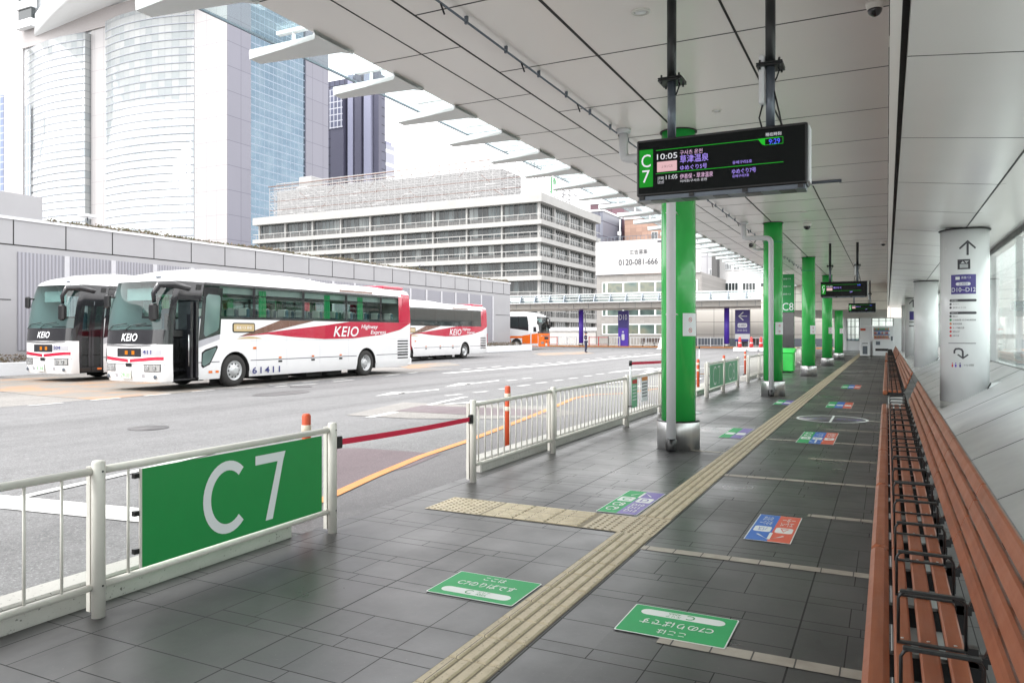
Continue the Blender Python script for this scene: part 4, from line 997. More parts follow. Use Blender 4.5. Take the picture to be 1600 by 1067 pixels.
for (a, b) in ((1323, 1343), (1362, 1396)):
    mb = MB(); x0, x1 = ex(a), ex(b); mb.box((x0, 78.0, .9), (x1, 78.02, 3.02)); mb.build('pane', 'glass_clear', bk, True)
    mb = MB(); mb.box((x0, 77.95, 0), (x1, 78.1, .9)); mb.build('dado', 'letter_white', bk, True)
    mb = MB()
    for f in (0, .33, .66, 1): mb.box((x0 + (x1 - x0 - .06) * f, 77.92, .9), (x0 + (x1 - x0 - .06) * f + .06, 77.99, 3.02))
    for z in (.9, 2.2, 2.98): mb.box((x0, 77.91, z), (x1, 77.98, z + .05))
    mb.build('window_frame', 'dark_pipe', bk, True)
for i, px in enumerate((1306, 1314)):
    q = onY(px, 520, 74 - i); t = thing('white_column', ('slim white column at the far end, the left one of a close pair', 'slim white column at the far end, the right one of a close pair')[i], 'column', (q[0], q[1], 0), 'slim white columns at the far end')
    mb = MB(); mb.lathe([(.19, .25), (.19, 3.01)], n=20); mb.build('shaft', 'col_white', t); mb = MB(); mb.lathe([(.22, 0), (.22, .25)], n=20); mb.build('base_ring', 'steel', t)
xa, xb, yv = onY(1364, 540, 58.7)[0], onY(1397, 540, 58.7)[0], 58.7
t = thing('vending_machine', 'white vending machine with rows of colourful drinks at the far end of the platform', 'vending machine', (xa, yv, 0)); W_ = xb - xa
mb = MB(); mb.bbox((0, 0, .06), (W_, .8, 2.12), .02); mb.build('cabinet', 'letter_white', t)
mb = MB(); mb.box((.05, -.01, 1.25), (W_ - .25, -.002, 2.05)); w_ = mb.build('display', 'letter_white', t)
random.seed(3)
for r_, cols in enumerate((['orange_line', 'green_pale', 'green_pale'], ['blue_sticker', 'red_sticker', 'sticker_white'], ['orange_line', 'red_sticker', 'band'])):
    mb = MB(); mm = [M[c] for c in cols]
    for k in range(12): x = .09 + k * (W_ - .38) / 12; mb.lathe([(.028, 0), (.028, .12), (.014, .16), (.014, .18)], (x + .02, -.045, 1.81 - .26 * r_), 8, mi=random.randrange(3))
    mb.build('bottle_row', mm, w_)
    mb = MB(); mb.box((.06, -.05, 1.75 - .26 * r_), (W_ - .26, -.012, 1.79 - .26 * r_)); mb.build('button_strip', 'red_sticker' if r_ == 2 else 'blue_sticker', w_)
mb = MB(); mb.box((.15, -.012, .38), (W_ - .35, -.002, .55)); mb.build('hatch', 'black_gloss', t); mb = MB(); mb.box((.18, -.012, .8), (.45, -.002, 1.05)); mb.box((W_ - .2, -.012, 1.1), (W_ - .08, -.002, 1.4)); mb.build('coin_panel', 'mid_pipe', t)
xa = onY(1343.5, 540, 58.7)[0]; t = thing('locker_cabinet', 'tall narrow white cabinet with a dark grille, left of the drinks vending machine', 'cabinet', (xa, 58.7, 0))
mb = MB(); mb.bbox((0, 0, .03), (.66, .6, 1.05), .02); mb.build('cabinet', 'letter_white', t); mb = MB(); mb.bbox((-.02, .62, .03), (.8, 1.2, 2.15), .02); mb.build('rear_cabinet', 'col_white', t)
mb = MB(); mb.box((.18, -.01, .15), (.48, -.002, .72)); mb.build('grille', 'mid_pipe', t); mb = MB(); mb.box((.02, .605, 1.8), (.35, .618, 1.95)); mb.build('print', 'red_sticker', t)
mb = MB(); mb.box((.15, -.01, .88), (.5, -.002, .93)); mb.build('slot', 'black', t)

# ============================================================ FAR D PLATFORM
cp = thing('platform_canopy', 'far white canopy with glass louvres across the end of the bus yard', 'canopy', (-35, 84, 4.4))
mb = MB(); mb.box((-75, 80, 4.38), (-4.9, 88, 4.95)); 
for k in range(40): mb.box((-75 + 1.8 * k, 79.98, 4.4), (-74.97 + 1.8 * k, 80, 4.93), 1)
mb.build('fascia', [paint('far_fascia', (.50, .475, .44), .5), 'mid_pipe'], cp, True)
mb = MB(); mb.box((-75, 78.6, 4.97), (-4.9, 80.4, 5.03)); mb.box((-75, 79.2, 5.35), (-4.9, 79.3, 5.40)); mb.box((-75, 79.2, 5.65), (-4.9, 79.3, 5.70)); mb.box((-75, 79.2, 5.9), (-4.9, 79.35, 5.96)); mb.build('rail', 'fin', cp, True)
mb = MB(); mb.box((-75, 79.24, 5.03), (-4.9, 79.26, 5.9)); mb.build('glass_louvre', 'glass_clear', cp, True)
f0 = None
for k in range(38):
    if f0 is None: mb = MB(); mb.prism([(0, 78.7 - 84, 5.03 - 4.4), (0, 79.2 - 84, 5.9 - 4.4), (0, 79.5 - 84, 5.9 - 4.4), (0, 80.2 - 84, 5.03 - 4.4)], (.10, 0, 0)); f0 = mb.build('fin', 'mid_pipe', cp); ob = f0
    else: ob = f0.copy(); COL.objects.link(ob); ob.parent = cp
    ob.location = (-39 + 1.8 * k, 0, 0)
def pcol(px, Y, lab, r=.28):
    q = onY(px, 520, Y); t = thing('purple_column', lab, 'column', (q[0], Y, .1), 'purple columns of the far platform'); mb = MB(); mb.lathe([(r, .35), (r, 4.25)], n=24); mb.build('shaft', 'purple', t)
    mb = MB(); mb.lathe([(r + .04, 0), (r + .04, .35)], n=24); mb.build('base_ring', 'steel', t)
pcol(908, 84.8, 'slim purple round column behind the walking guard'); pcol(1135.5, 84.8, 'purple round column beside the far sign with the left arrow')
q = onY(973.5, 520, 84.6); t = thing('sign_pillar', 'broad purple pillar sign numbered D10 on the far platform', 'sign', (q[0], 84.6, .1))
mb = MB(); mb.bbox((-.6, 0, 0), (.6, .4, 4.1), .03); b_ = mb.build('panel', 'purple', t); mb = MB(); mb.box((-.6, -.012, 2.1), (.6, -.002, 4.1)); c_ = mb.build('dark_panel', 'purple_dark', t)
text('D10', 'lettering', 'letter_white', t, (0, -.02, 3.35), .98, .62, depth=0); mb = MB(); mb.prism([(a, -.012, 1.05 + b) for a, b in rrect(0, 0, .35, .7, .1)], (0, .008, 0)); mb.prism([(a, -.012, 1.65 + b) for a, b in rrect(0, 0, .2, .2, .1)], (0, .008, 0)); mb.build('symbol', 'letter_white', t)
x0, x1 = onY(1144.5, 520, 83.5)[0], onY(1168, 520, 83.5)[0]; t = thing('direction_sign', 'dark purple sign with a white left arrow on the far platform', 'sign', ((x0 + x1) / 2, 85, .1)); hw = (x1 - x0) / 2
mb = MB(); mb.bbox((-hw, 0, .6), (hw, .12, 4.05), .01); b_ = mb.build('panel', 'purple_dark', t)
mb = MB()
for p in (((-.45, 3.35), (-.30, 3.35), (.15, 3.75), (.05, 3.83)), ((-.45, 3.35), (-.30, 3.35), (.15, 2.95), (.05, 2.87)), ((-.35, 3.31), (.5, 3.31), (.5, 3.39), (-.35, 3.39))): mb.face([(a, -.004, b) for a, b in p])
mb.build('arrow', 'letter_white', t); mb = MB(); mb.face([(a, -.004, 2.35 + b) for a, b in rrect(0, 0, 1.0, .5, .15)]); mb.face([(a, -.004, 1.15 + b) for a, b in rrect(0, 0, 2 * hw, .55, .01)]); mb.build('pill', 'letter_white', t)
text('D AREA', 'lettering', 'purple_dark', t, (0, -.008, 2.35), .75, .22, depth=0); text('D10~D12', 'lettering', 'letter_white', t, (0, -.008, 1.82), 1.0, .22, depth=0)
mb = MB(); mb.box((-hw + .1, .02, 0), (-hw + .2, .1, .6)); mb.box((hw - .2, .02, 0), (hw - .1, .1, .6)); mb.build('leg', 'grey_pipe', t)
def lfence(xa, xb, y, lab, mat='letter_white', sp=.35, red=False):
    t = thing('fence', lab, 'fence', (xa, y, .1), 'low fences of the far platform'); mb = MB(); n = int((xb - xa) / 2.2) + 1
    for i in range(n + 1):
        m_ = MB(); x = (xb - xa) * i / n; m_.box((x - .04, -.04, 0), (x + .04, .04, 1.1)); m_.build('post', 'red' if red else 'letter_white', t)
    mb.box((0, -.025, .98), (xb - xa, .025, 1.05)); mb.box((0, -.025, .15), (xb - xa, .025, .2))
    if not red:
        k = 0
        while k * sp < xb - xa: mb.box((k * sp, -.012, .2), (k * sp + .03, .012, .98)); k += 1
    mb.build('railing', 'red' if red else mat, t)
X_at = lambda px: onY(px, 520, 84.3)[0]
lfence(X_at(872), X_at(900), 84.4, 'low white fence on the far kerb left of the walking guard'); lfence(X_at(950), X_at(968), 84.4, 'low white fence left of the D10 pillar sign'); lfence(X_at(985), X_at(1034), 84.4, 'low white fence right of the D10 pillar sign')
lfence(X_at(1090), X_at(1130), 84.4, 'low white fence just right of the nearest green column, on the far kerb'); lfence(X_at(1170), X_at(1240), 84.4, 'low white fence on the far kerb right of the left arrow sign')
lfence(X_at(920), X_at(950), 84.4, 'red barrier rail right of the walking guard', red=True); lfence(X_at(845), X_at(870), 84.4, 'red barrier rail in front of the orange bus', red=True)
fw = thing('station_wall', 'pale grey tiled wall behind the far platform', 'wall', (-12, 90, 0))
mb = MB(); mb.box((onY(1040, 520, 90)[0], 90, 0), (3, 90.5, 6.2)); mb.build('wall', gridmat('panel_wall', (.52, .50, .47), (.14, .13, .13), 2.05, 1.45, .05, 'X', .4, var=.05), fw, True)
mb = MB(); mb.box((onY(1040, 520, 90)[0], 89.9, 0), (3, 89.995, 1.0)); mb.build('dado', 'mid_pipe', fw, True)
for (px, y, lab, n_) in ((1022, 86.5, 'dark bench behind the low fence right of the D10 pillar', 'bench'), (1182, 86.5, 'dark bench behind the low fence at the left arrow sign', 'bench')):
    q = onY(px, 520, y); t = thing('bench', lab, 'bench', (q[0], y, .1), 'dark benches on the far platform'); mb = MB()
    for k in range(3): mb.box((-1.6, -.2 + .14 * k, .42), (1.6, -.09 + .14 * k, .46))
    mb.build('seat', paint('dark_wood_%d' % px, (.10, .05, .04), .5), t); mb = MB()
    for k in range(3): mb.box((-1.6, .24, .5 + .14 * k), (1.6, .27, .61 + .14 * k))
    mb.build('backrest', 'dark_wood_%d' % px if False else MATS['dark_wood_%d' % px], t); mb = MB()
    for x in (-1.4, 0, 1.4): mb.box((x, -.18, 0), (x + .06, .25, .42))
    mb.build('leg', 'dark_pipe', t)
for px, lab, Y_ in ((914.5, 'slim grey lamp post behind the walking guard', 85.6), (829.5, 'thin white post at the end of the planter, in front of the orange bus', 66)):
    q = onY(px, 520, Y_); t = thing('lamp_post', lab, 'post', (q[0], Y_, 0)); mb = MB(); mb.tube([(0, 0, 0), (0, 0, 3.9 if Y_ > 70 else 3.3), (-.1 if Y_ > 70 else 0, 0, 4.1 if Y_ > 70 else 3.35)], .07 if Y_ > 70 else .055, 10); mb.build('post', 'grey_pipe' if Y_ > 70 else 'letter_white', t)
    mb = MB(); mb.bbox((-.9 if Y_ > 70 else -.2, -.15, 3.95 if Y_ > 70 else 1.6), (-.05 if Y_ > 70 else .2, .15, 4.1 if Y_ > 70 else 2.6), .03); mb.build('head', 'letter_white', t)
# water filled barriers and cones near the far corner
for i, (px, col, lab) in enumerate(((1156, 'red', 'red plastic block barrier, left of three at the far corner'), (1174, 'red', 'red plastic block barrier, middle of three at the far corner'), (1189, 'red', 'red plastic block barrier, right of three at the far corner'))):
    q = at(px, 549); t = thing('traffic_barrier', lab, 'barrier', (q[0], q[1], 0), 'red and white barriers at the far corner')
    mb = MB(); mb.bbox((-.55, -.2, 0), (.55, .2, .35), .04); mb.build('base', 'letter_white', t); mb = MB(); mb.lathe([(.20, .35), (.16, .6), (.09, 1.25), (.07, 1.27)], n=14); mb.build('cone', 'red', t); mb = MB(); mb.lathe([(.152, .7), (.125, .9)], n=14); mb.build('band', 'letter_white', t)
q = at(1034, 545); t = thing('traffic_cone', 'pale upright traffic cone at the left edge of the nearest green column', 'cone', (q[0], q[1], 0)); mb = MB(); mb.lathe([(.6, 0), (.5, .05), (.42, .06), (.14, 1.15), (.08, 1.2), (.0001, 1.2)], n=20); mb.build('body', 'letter_white', t)

# ============================================================ THE GUARD (continuous skinned body)
def person(loc, rz, lab):
    t = thing('person', lab, 'person', loc, rz=rz)
    J = {'pel': (0, 0, .93, .14), 'wst': (0, 0, 1.05, .13), 'che': (0, .01, 1.28, .16), 'nek': (0, 0, 1.44, .055), 'hdb': (0, .02, 1.52, .07), 'hd': (0, .03, 1.60, .095), 'hdt': (0, .02, 1.68, .07),
         'lh': (-.10, 0, .88, .095), 'lk': (-.11, .03, .50, .065), 'la': (-.11, -.04, .10, .045), 'lt': (-.12, .12, .03, .035), 'rh': (.10, 0, .88, .095), 'rk': (.11, .08, .50, .065), 'ra': (.11, .02, .10, .045), 'rt': (.12, .18, .03, .035),
         'ls': (-.19, 0, 1.38, .06), 'le': (-.25, -.05, 1.12, .045), 'lw': (-.24, .06, .88, .034), 'lf': (-.24, .08, .80, .026), 'rs': (.19, 0, 1.38, .06), 're': (.30, .10, 1.16, .045), 'rw': (.42, .28, 1.24, .034), 'rf': (.46, .34, 1.27, .026)}
    E_ = ['pel wst', 'wst che', 'che nek', 'nek hdb', 'hdb hd', 'hd hdt', 'pel lh', 'lh lk', 'lk la', 'la lt', 'pel rh', 'rh rk', 'rk ra', 'ra rt', 'che ls', 'ls le', 'le lw', 'lw lf', 'che rs', 'rs re', 're rw', 'rw rf']
    ks = list(J); me = bpy.data.meshes.new('body'); me.from_pydata([J[k][:3] for k in ks], [tuple(ks.index(a) for a in e.split()) for e in E_], [])
    o = bpy.data.objects.new('body', me); COL.objects.link(o); md = o.modifiers.new('skin', 'SKIN')
    for i, k in enumerate(ks): me.skin_vertices[0].data[i].radius = (J[k][3], J[k][3] * (.75 if k in ('pel', 'wst', 'che') else 1)); me.skin_vertices[0].data[i].use_root = (k == 'pel')
    sb = o.modifiers.new('sub', 'SUBSURF'); sb.levels = 2; sb.render_levels = 2
    dg = bpy.context.evaluated_depsgraph_get(); m2 = bpy.data.meshes.new_from_object(o.evaluated_get(dg)); bpy.data.objects.remove(o)
    for mm in ('uniform', 'skin', 'shoe'): m2.materials.append(M[mm])
    for p in m2.polygons:
        c = p.center; p.use_smooth = True; p.material_index = 1 if (c.z > 1.46 or (abs(c.x) > .2 and c.z < .84) or c.x > .43) else (2 if c.z < .09 else 0)
    b = bpy.data.objects.new('body', m2); COL.objects.link(b); b.parent = t
    mb = MB(); mb.lathe([(.115, 1.64), (.12, 1.66), (.125, 1.72), (.10, 1.76), (.0001, 1.77)], (0, .02, 0), 16); mb.prism([(-.09, .10, 1.645), (.09, .10, 1.645), (.06, .21, 1.63), (-.06, .21, 1.63)], (0, 0, .012)); mb.build('cap', 'uniform', t)
    mb = MB(); mb.lathe([(.172, 1.02), (.175, 1.07)], n=18); mb.v = [(a, b_ * .8, c) for a, b_, c in mb.v]; mb.build('belt', 'letter_white', t)
    for sx in (-.08, .08): mb = MB(); mb.box((sx - .02, -.15, 1.07), (sx + .02, .155, 1.40)); 
    mb = MB(); mb.lathe([(.0001, -.012), (.012, -.005), (.012, .005), (.0001, .012)], (-.035, .115, 1.60), 8); mb.lathe([(.0001, -.012), (.012, -.005), (.012, .005), (.0001, .012)], (.035, .115, 1.60), 8); mb.build('eyes', 'black', t)
    return t
M['uniform'] = paint('uniform_navy', (.018, .022, .055), .8); M['skin'] = paint('skin', (.42, .24, .17), .6); M['shoe'] = paint('shoe', (.01, .01, .01), .4)
q = at(915, 551); person((q[0], q[1], -.01), R(-100), 'security guard in navy uniform and cap walking on the road with one arm out')

# ============================================================ BUSES
M['bus_white'] = paint('bus_white', (.74, .74, .75), .16, var=.03, coat=.6); M['bus_black'] = paint('bus_black', (.014, .014, .017), .12, coat=.5)
M['livery_red'] = paint('livery_red', (.42, .006, .038), .2, var=.04, coat=.5); M['livery_brown'] = paint('livery_brown', (.155, .078, .055), .25, var=.06, coat=.4)
M['livery_gold'] = paint('livery_gold', (.50, .38, .20), .3); M['bus_grey'] = paint('bus_grey', (.40, .40, .43), .3); M['bus_orange'] = paint('bus_orange', (.80, .15, .01), .2, coat=.5)
M['bus_under'] = paint('bus_under', (.02, .02, .02), .9); M['bus_inner'] = paint('bus_inner', (.34, .36, .36), .7); M['wheel_rim'] = paint('wheel_rim', (.50, .51, .52), .3, metal=.35); M['seat_cloth'] = paint('seat_cloth', (.05, .10, .13), .9); M['seat_cover'] = paint('seat_cover', (.5, .52, .5), .8)
M['curtain'] = paint('curtain_green', (.02, .28, .10), .8); M['headlamp'] = paint('headlamp', (.45, .45, .44), .08, metal=.5, coat=.5); M['amber'] = paint('amber', (.70, .16, .02), .3); M['red_lens'] = paint('red_lens', (.45, .01, .02), .2)
M['chrome'] = paint('chrome', (.62, .62, .62), .18, metal=.9); M['amber_led'] = emit('amber_led', (1, .32, .02), .35); M['line_dark'] = paint('line_dark', (.10, .10, .12), .5); M['plate'] = paint('plate', (.62, .66, .58), .5)
M['led_dest'] = emit('led_dest', (.75, .70, .25), .8)

def lerp(x, tab):
    for (a, va), (b, vb) in zip(tab[:-1], tab[1:]):
        if x <= b: return va + (vb - va) * max(0, (x - a)) / (b - a)
    return tab[-1][1]
def bus(loc, rz, label, sch, length=12.4, hk=1.0, door_open=False, num='', plate='', side_num='', glass='glass_bus', detail=2):
    t = thing('bus', label, 'bus', loc, sch['group'], rz)
    L = length; FWH, RWH = 2.72, L - 3.1
    WT = [(.28, 1.20), (.45, 1.25), (3.13, 1.245), (3.24, 1.225), (3.36, 1.13), (3.45, .92), (3.50, .55), (3.52, .0)]
    OT = [(.28, .06), (.5, 0), (1.33, .0), (1.74, .04), (2.1, .09), (2.6, .19), (3.13, .38), (3.24, .50), (3.36, .78), (3.45, 1.15), (3.50, 1.5), (3.52, 1.8)]
    ZH = lambda z: z if z < .5 else .5 + (z - .5) * hk
    def shift(y0, z): return y0 + lerp(z, OT) * max(0, 1 - y0 / 3.2)
    FD = .36
    def fy(xf): return FD * (1 - max(0, 1 - abs(xf) ** 3.0) ** (1 / 3.0))
    def front(x, z, off=0.0):             # point on the curved front, x = -1.25 .. 1.25
        wz = lerp(z, WT); xf = max(-1, min(1, x / 1.25)); return (xf * wz, shift(fy(xf), z) - off, ZH(z))
    def side(sg, y0, z, off=0.0):
        wz = lerp(z, WT); rr = lerp(z, [(.28, .12), (.6, .0), (2.1, .0), (3.4, .12), (3.52, .3)]) * max(0, (y0 - L + 1.5) / 1.5)
        return (sg * (wz + off), shift(y0, z) - rr, ZH(z))
    Zs = [.28, .45, .80, 1.05, 1.33, 1.74, 2.10, 2.6, 3.13, 3.24, 3.36, 3.45, 3.50, 3.52]
    xfs = [math.sin(R(a)) ** 1 if False else v for v in ()]
    XF = [0, .2, .4, .55, .7, .8, .88, .94, .98, 1.0]
    dy0, dy1 = .44, 1.32
    ARC = .62; arches = [(FWH - ARC, FWH + ARC), (RWH - ARC, RWH + ARC)]
    SY = [FD, dy0, dy1, arches[0][0], arches[0][1], 3.9, 5.4, 6.9, 8.1, arches[1][0], arches[1][1], L - .95, L - .12]
    # outline of one half (centre front -> side -> centre rear)
    def column_pts(sg):
        cols = [('f', x) for x in XF] + [('s', y) for y in SY[1:]] + [('r', x) for x in (.97, .85, .5, 0)]
        def pt(c, z):
            if c[0] == 'f': return front(sg * c[1] * 1.25, z)
            if c[0] == 's': return side(sg, c[1], z)
            wz = lerp(z, WT); rr = lerp(z, [(.28, .12), (.6, .0), (2.1, .0), (3.4, .12), (3.52, .3)])
            return (sg * c[1] * wz, L - rr - (.04 if c[1] > .9 else .0), ZH(z))
        return cols, pt
    body = MB()
    WIN0, WIN1 = 2.10, 3.13
    for sg in (-1, 1):
        cols, pt = column_pts(sg)
        for i in range(len(cols) - 1):
            a, b = cols[i], cols[i + 1]
            for j in range(len(Zs) - 1):
                z0, z1 = Zs[j], Zs[j + 1]; mi = 0
                isf = a[0] == 'f' and (b[0] == 'f'); ya = a[1] if a[0] == 's' else (FD if a[0] == 'f' else L); yb = b[1] if b[0] == 's' else (L if b[0] == 'r' else FD)
                if isf:
                    if z0 >= 1.74 and z1 <= 3.13 and b[1] <= .985: continue
                    if z0 >= 1.33 and z1 <= 1.74: mi = 1
                    if z0 >= 1.74 and z1 <= 3.13: mi = 1 if sg > 0 else 0
                elif b[0] == 's' or a[0] == 's':
                    sidey = (a[0] == 's' or a[0] == 'f') and b[0] == 's'
                    if sidey:
                        if sg > 0 and ya >= dy0 - .01 and yb <= dy1 + .01 and z1 <= 2.61: continue      # door opening
                        if z1 <= 1.34 and any(ya >= q[0] - .01 and yb <= q[1] + .01 for q in arches) : continue
                        if WIN0 - .01 <= z0 and z1 <= WIN1 + .01 and dy1 - .01 <= ya and yb <= L - .9: continue
                        if sg > 0 and yb <= dy1 + .01 and z0 >= 1.3 and z1 <= 3.14: mi = 1
                        if sg > 0 and yb <= dy0 + .01 and z0 >= 1.3: mi = 1 if z1 <= 3.14 else 0
                        if WIN0 - .01 <= z0 and z1 <= WIN1 + .01 and ya >= L - .96: mi = 2
                    if b[0] == 'r' and z0 > 1.0: mi = 2
                if a[0] == 'r' or b[0] == 'r': mi = 2 if z0 > 1.0 else 0
                q = [pt(a, z0), pt(b, z0), pt(b, z1), pt(a, z1)]
                body.face(q, mi, True)
        # wheel arches
        for (a0, a1) in arches:
            cx = (a0 + a1) / 2; n = 16; r = .58
            prev = None
            for k in range(n + 1):
                an = math.pi * k / n; y, z = cx + r * math.cos(an), .50 + r * math.sin(an)
                oy = max(a0, min(a1, cx + ARC * 1.6 * math.cos(an))); oz = min(1.33, .5 + .83 * 1.6 * math.sin(an)) if an not in (0, math.pi) else .5
                cur = (side(sg, y, z), side(sg, oy, oz))
                if prev: body.face([prev[0], prev[1], cur[1], cur[0]], 0)
                prev = cur
            for e, s_ in ((a0, cx - r), (a1, cx + r)): body.face([side(sg, e, .28), side(sg, s_, .28), side(sg, s_, .5), side(sg, e, .5)], 0)
            lipn = MB(); 
    body.face([(-1.2, .3, .29), (1.2, .3, .29), (1.2, FWH - .7, .29), (-1.2, FWH - .7, .29)], 3); body.face([(-1.2, FWH + .7, .29), (1.2, FWH + .7, .29), (1.2, RWH - .7, .29), (-1.2, RWH - .7, .29)], 3); body.face([(-1.2, RWH + .7, .29), (1.2, RWH + .7, .29), (1.2, L - .2, .29), (-1.2, L - .2, .29)], 3)
    bd = body.build('body', [sch['body'], 'bus_black', sch['rear'], 'bus_under'], t)
    # patches that follow the surface
    def spatch(name, sg, y0, y1, zl, zh, mat, off=.004, n=None, m=3, parent=t):
        n = n or max(2, int((y1 - y0) * 3)); fl = zl if callable(zl) else (lambda y: zl); fh = zh if callable(zh) else (lambda y: zh)
        mb = MB(); mb.grid(lambda u, v: side(sg, u, fl(u) + (fh(u) - fl(u)) * v, off), [y0 + (y1 - y0) * i / n for i in range(n + 1)], [j / m for j in range(m + 1)]); return mb.build(name, mat, parent)
    def fpatch(name, x0, x1, zl, zh, mat, off=.006, n=10, m=2, parent=t):
        fl = zl if callable(zl) else (lambda y: zl); fh = zh if callable(zh) else (lambda y: zh)
        mb = MB(); mb.grid(lambda u, v: front(u, fl(u) + (fh(u) - fl(u)) * v, off), [x0 + (x1 - x0) * i / n for i in range(n + 1)], [j / m for j in range(m + 1)]); return mb.build(name, mat, parent)
    def spoly(name, sg, pts, mat, off=.006, parent=t):
        mb = MB(); mb.face([side(sg, y, z, off) for y, z in pts]); return mb.build(name, mat, parent)
    # glass
    fpatch('windscreen', -1.225, 1.225, 1.74, 3.13, 'glass_wind', .002, 24, 6)
    spatch('side_glass', 1, dy1, L - .95, WIN0, WIN1, glass, .001, 20, 4); spatch('side_glass', -1, dy1, L - .95, WIN0, WIN1, glass, .001, 20, 4)
    wf = sch['pillars'](L)
    for sg in (-1, 1):
        for y in wf: spatch('window_pillar', sg, y - .06, y + .06, WIN0, WIN1, 'bus_black', .005, 2, 4)
        spatch('window_trim', sg, dy1, L - .95, WIN0 - .03, WIN0 + .05, 'bus_black', .006, 14, 1); spatch('window_trim', sg, dy1, L - .95, WIN1 - .06, WIN1 + .01, 'bus_black', .006, 14, 1)
        spatch('slider_rail', sg, dy1 + .9, L - 2.2, 2.80, 2.825, 'bus_black', .004, 14, 1)
    # interior
    inn = MB(); inn.box((-1.2, 1.5, 1.25), (1.2, L - .3, 1.30)); inn.box((-1.2, .9, ZH(3.16)), (1.2, L - .4, ZH(3.19))); inn.box((-1.15, 1.3, ZH(2.85)), (-.72, L - .6, ZH(3.1))); inn.box((.72, 2.2, ZH(2.85)), (1.15, L - .6, ZH(3.1)))
    inn.box((-1.2, L - .6, 1.3), (1.2, L - .55, ZH(3.1))); inn.build('interior', 'bus_inner', t)
    s0 = None
    for k in range(10):
        for x in (-.95, -.42, .42, .95):
            if s0 is None:
                mb = MB(); mb.bbox((-.22, 0, 1.62), (.22, .45, 1.75), .03); mb.bbox((-.22, .40, 1.65), (.22, .52, 2.42), .03); mb.bbox((-.17, .385, 2.18), (.17, .53, 2.44), .02, 1); s0 = mb.build('seat', ['seat_cloth', 'seat_cover'], t); ob = s0
            else: ob = s0.copy(); COL.objects.link(ob); ob.parent = t
            ob.location = (x, 2.9 + .86 * k, 0)
    for sg in (-1, 1):
        for y in sch['curtains']:
            mb = MB(); mb.grid(lambda u, v: (sg * (1.17 - .03 * math.sin(u * 60)), u, v), [y - .16 + i * .32 / 14 for i in range(15)], [ZH(2.12), ZH(3.0)]); mb.build('curtain', 'curtain', t)
    mb = MB(); mb.bbox((-1.1, .42, 1.5), (1.1, .95, 1.76), .05); mb.lathe([(.20, 0), (.22, .01), (.22, .03), (.2, .04)], (-.62, .95, 1.85), 18, 'Z', 0); mb.build('dashboard', 'black', t)
    mb = MB(); mb.bbox((-.88, 1.35, 1.35), (-.4, 1.8, 1.6), .04); mb.bbox((-.88, 1.75, 1.5), (-.4, 1.9, 2.4), .04); mb.build('driver_seat', 'seat_cloth', t)
    mb = MB(); mb.box((-.9, .62, ZH(2.6)), (.3, .66, ZH(2.95))); mb.build('sun_visor', 'bus_inner', t)
    # doorway
    mb = MB(); x0 = 1.22
    for k in range(3): mb.box((.45, dy0 + .08, .30 + .25 * k), (x0 - .05 - .22 * k, dy1 - .02, .34 + .25 * k)); mb.box((x0 - .07 - .22 * k, dy0 + .08, .10 + .25 * k + .2), (x0 - .05 - .22 * k, dy1 - .02, .34 + .25 * k), 1)
    mb.box((.40, dy0 + .08, .3), (.45, dy1, 1.5)); mb.box((.4, dy1 + .01, .3), (x0, dy1 + .04, 2.62)); mb.box((.3, dy0 + .02, .3), (x0 - .02, dy0 + .05, 1.7)); mb.build('steps', ['bus_black', 'chrome'], t)
    if door_open:
        d = MB(); d.box((x0 - .10, dy1 - .30, .35), (x0 + .06, dy1 - .22, 2.55)); d.box((x0 - .06, dy1 - .14, .35), (x0 + .10, dy1 - .06, 2.55)); d.box((x0 - .4, dy0 + .06, 1.35), (x0 - .35, dy0 + .4, 2.2)); d.build('door', 'bus_black', t)
        d = MB(); d.tube([(x0 + .02, dy1 - .33, .7), (x0 + .02, dy1 - .33, 1.6)], .015, 6); d.build('door_handle', 'chrome', t)
    else:
        dd = thing_child('door', t)
        d = MB()
        for a, b in ((dy0 + .01, (dy0 + dy1) / 2 - .01), ((dy0 + dy1) / 2 + .01, dy1 - .01)):
            for (p, q, r_, s_) in ((a, b, .33, .5), (a, b, 2.45, 2.6), (a, a + .09, .5, 2.45), (b - .09, b, .5, 2.45)):
                d.grid(lambda u, v: side(1, u, v, -.02), [p, q], [r_ + (s_ - r_) * i / 4 for i in range(5)])
        d.build('door_frame', 'bus_black', dd)
        d = MB(); d.grid(lambda u, v: side(1, u, v, -.03), [dy0 + .1, dy1 - .1], [.5 + 1.95 * i / 5 for i in range(6)]); d.build('door_glass', glass, dd)
        d = MB(); p = side(1, dy1 - .15, .42, .0); d.bbox((p[0] - .02, p[1] - .08, p[2] - .03), (p[0] + .01, p[1] + .08, p[2] + .03), .01); d.build('side_lamp', 'amber', t)
    # driver-side quarter window and low visibility window beside the door
    spoly('window_frame', 1, [(dy1, 1.42), (FWH - ARC + .02, 1.62), (FWH - ARC + .02 + .0, 3.0), (dy1, 3.0)], 'bus_black', .005) if True else None
    qy = FWH - ARC - .04
    spoly('quarter_window', 1, [(dy1 + .17, 1.62), (dy1 + .24, 1.54), (qy - .06, 1.72), (qy, 1.82), (qy, 2.72), (qy - .06, 2.78), (dy1 + .22, 2.80), (dy1 + .16, 2.72)], 'glass_dark2', .009)
    spoly('grey_band', 1, [(dy1, 1.22), (FWH - ARC, 1.46), (FWH - ARC, 1.62), (dy1, 1.42)], 'bus_grey', .004)
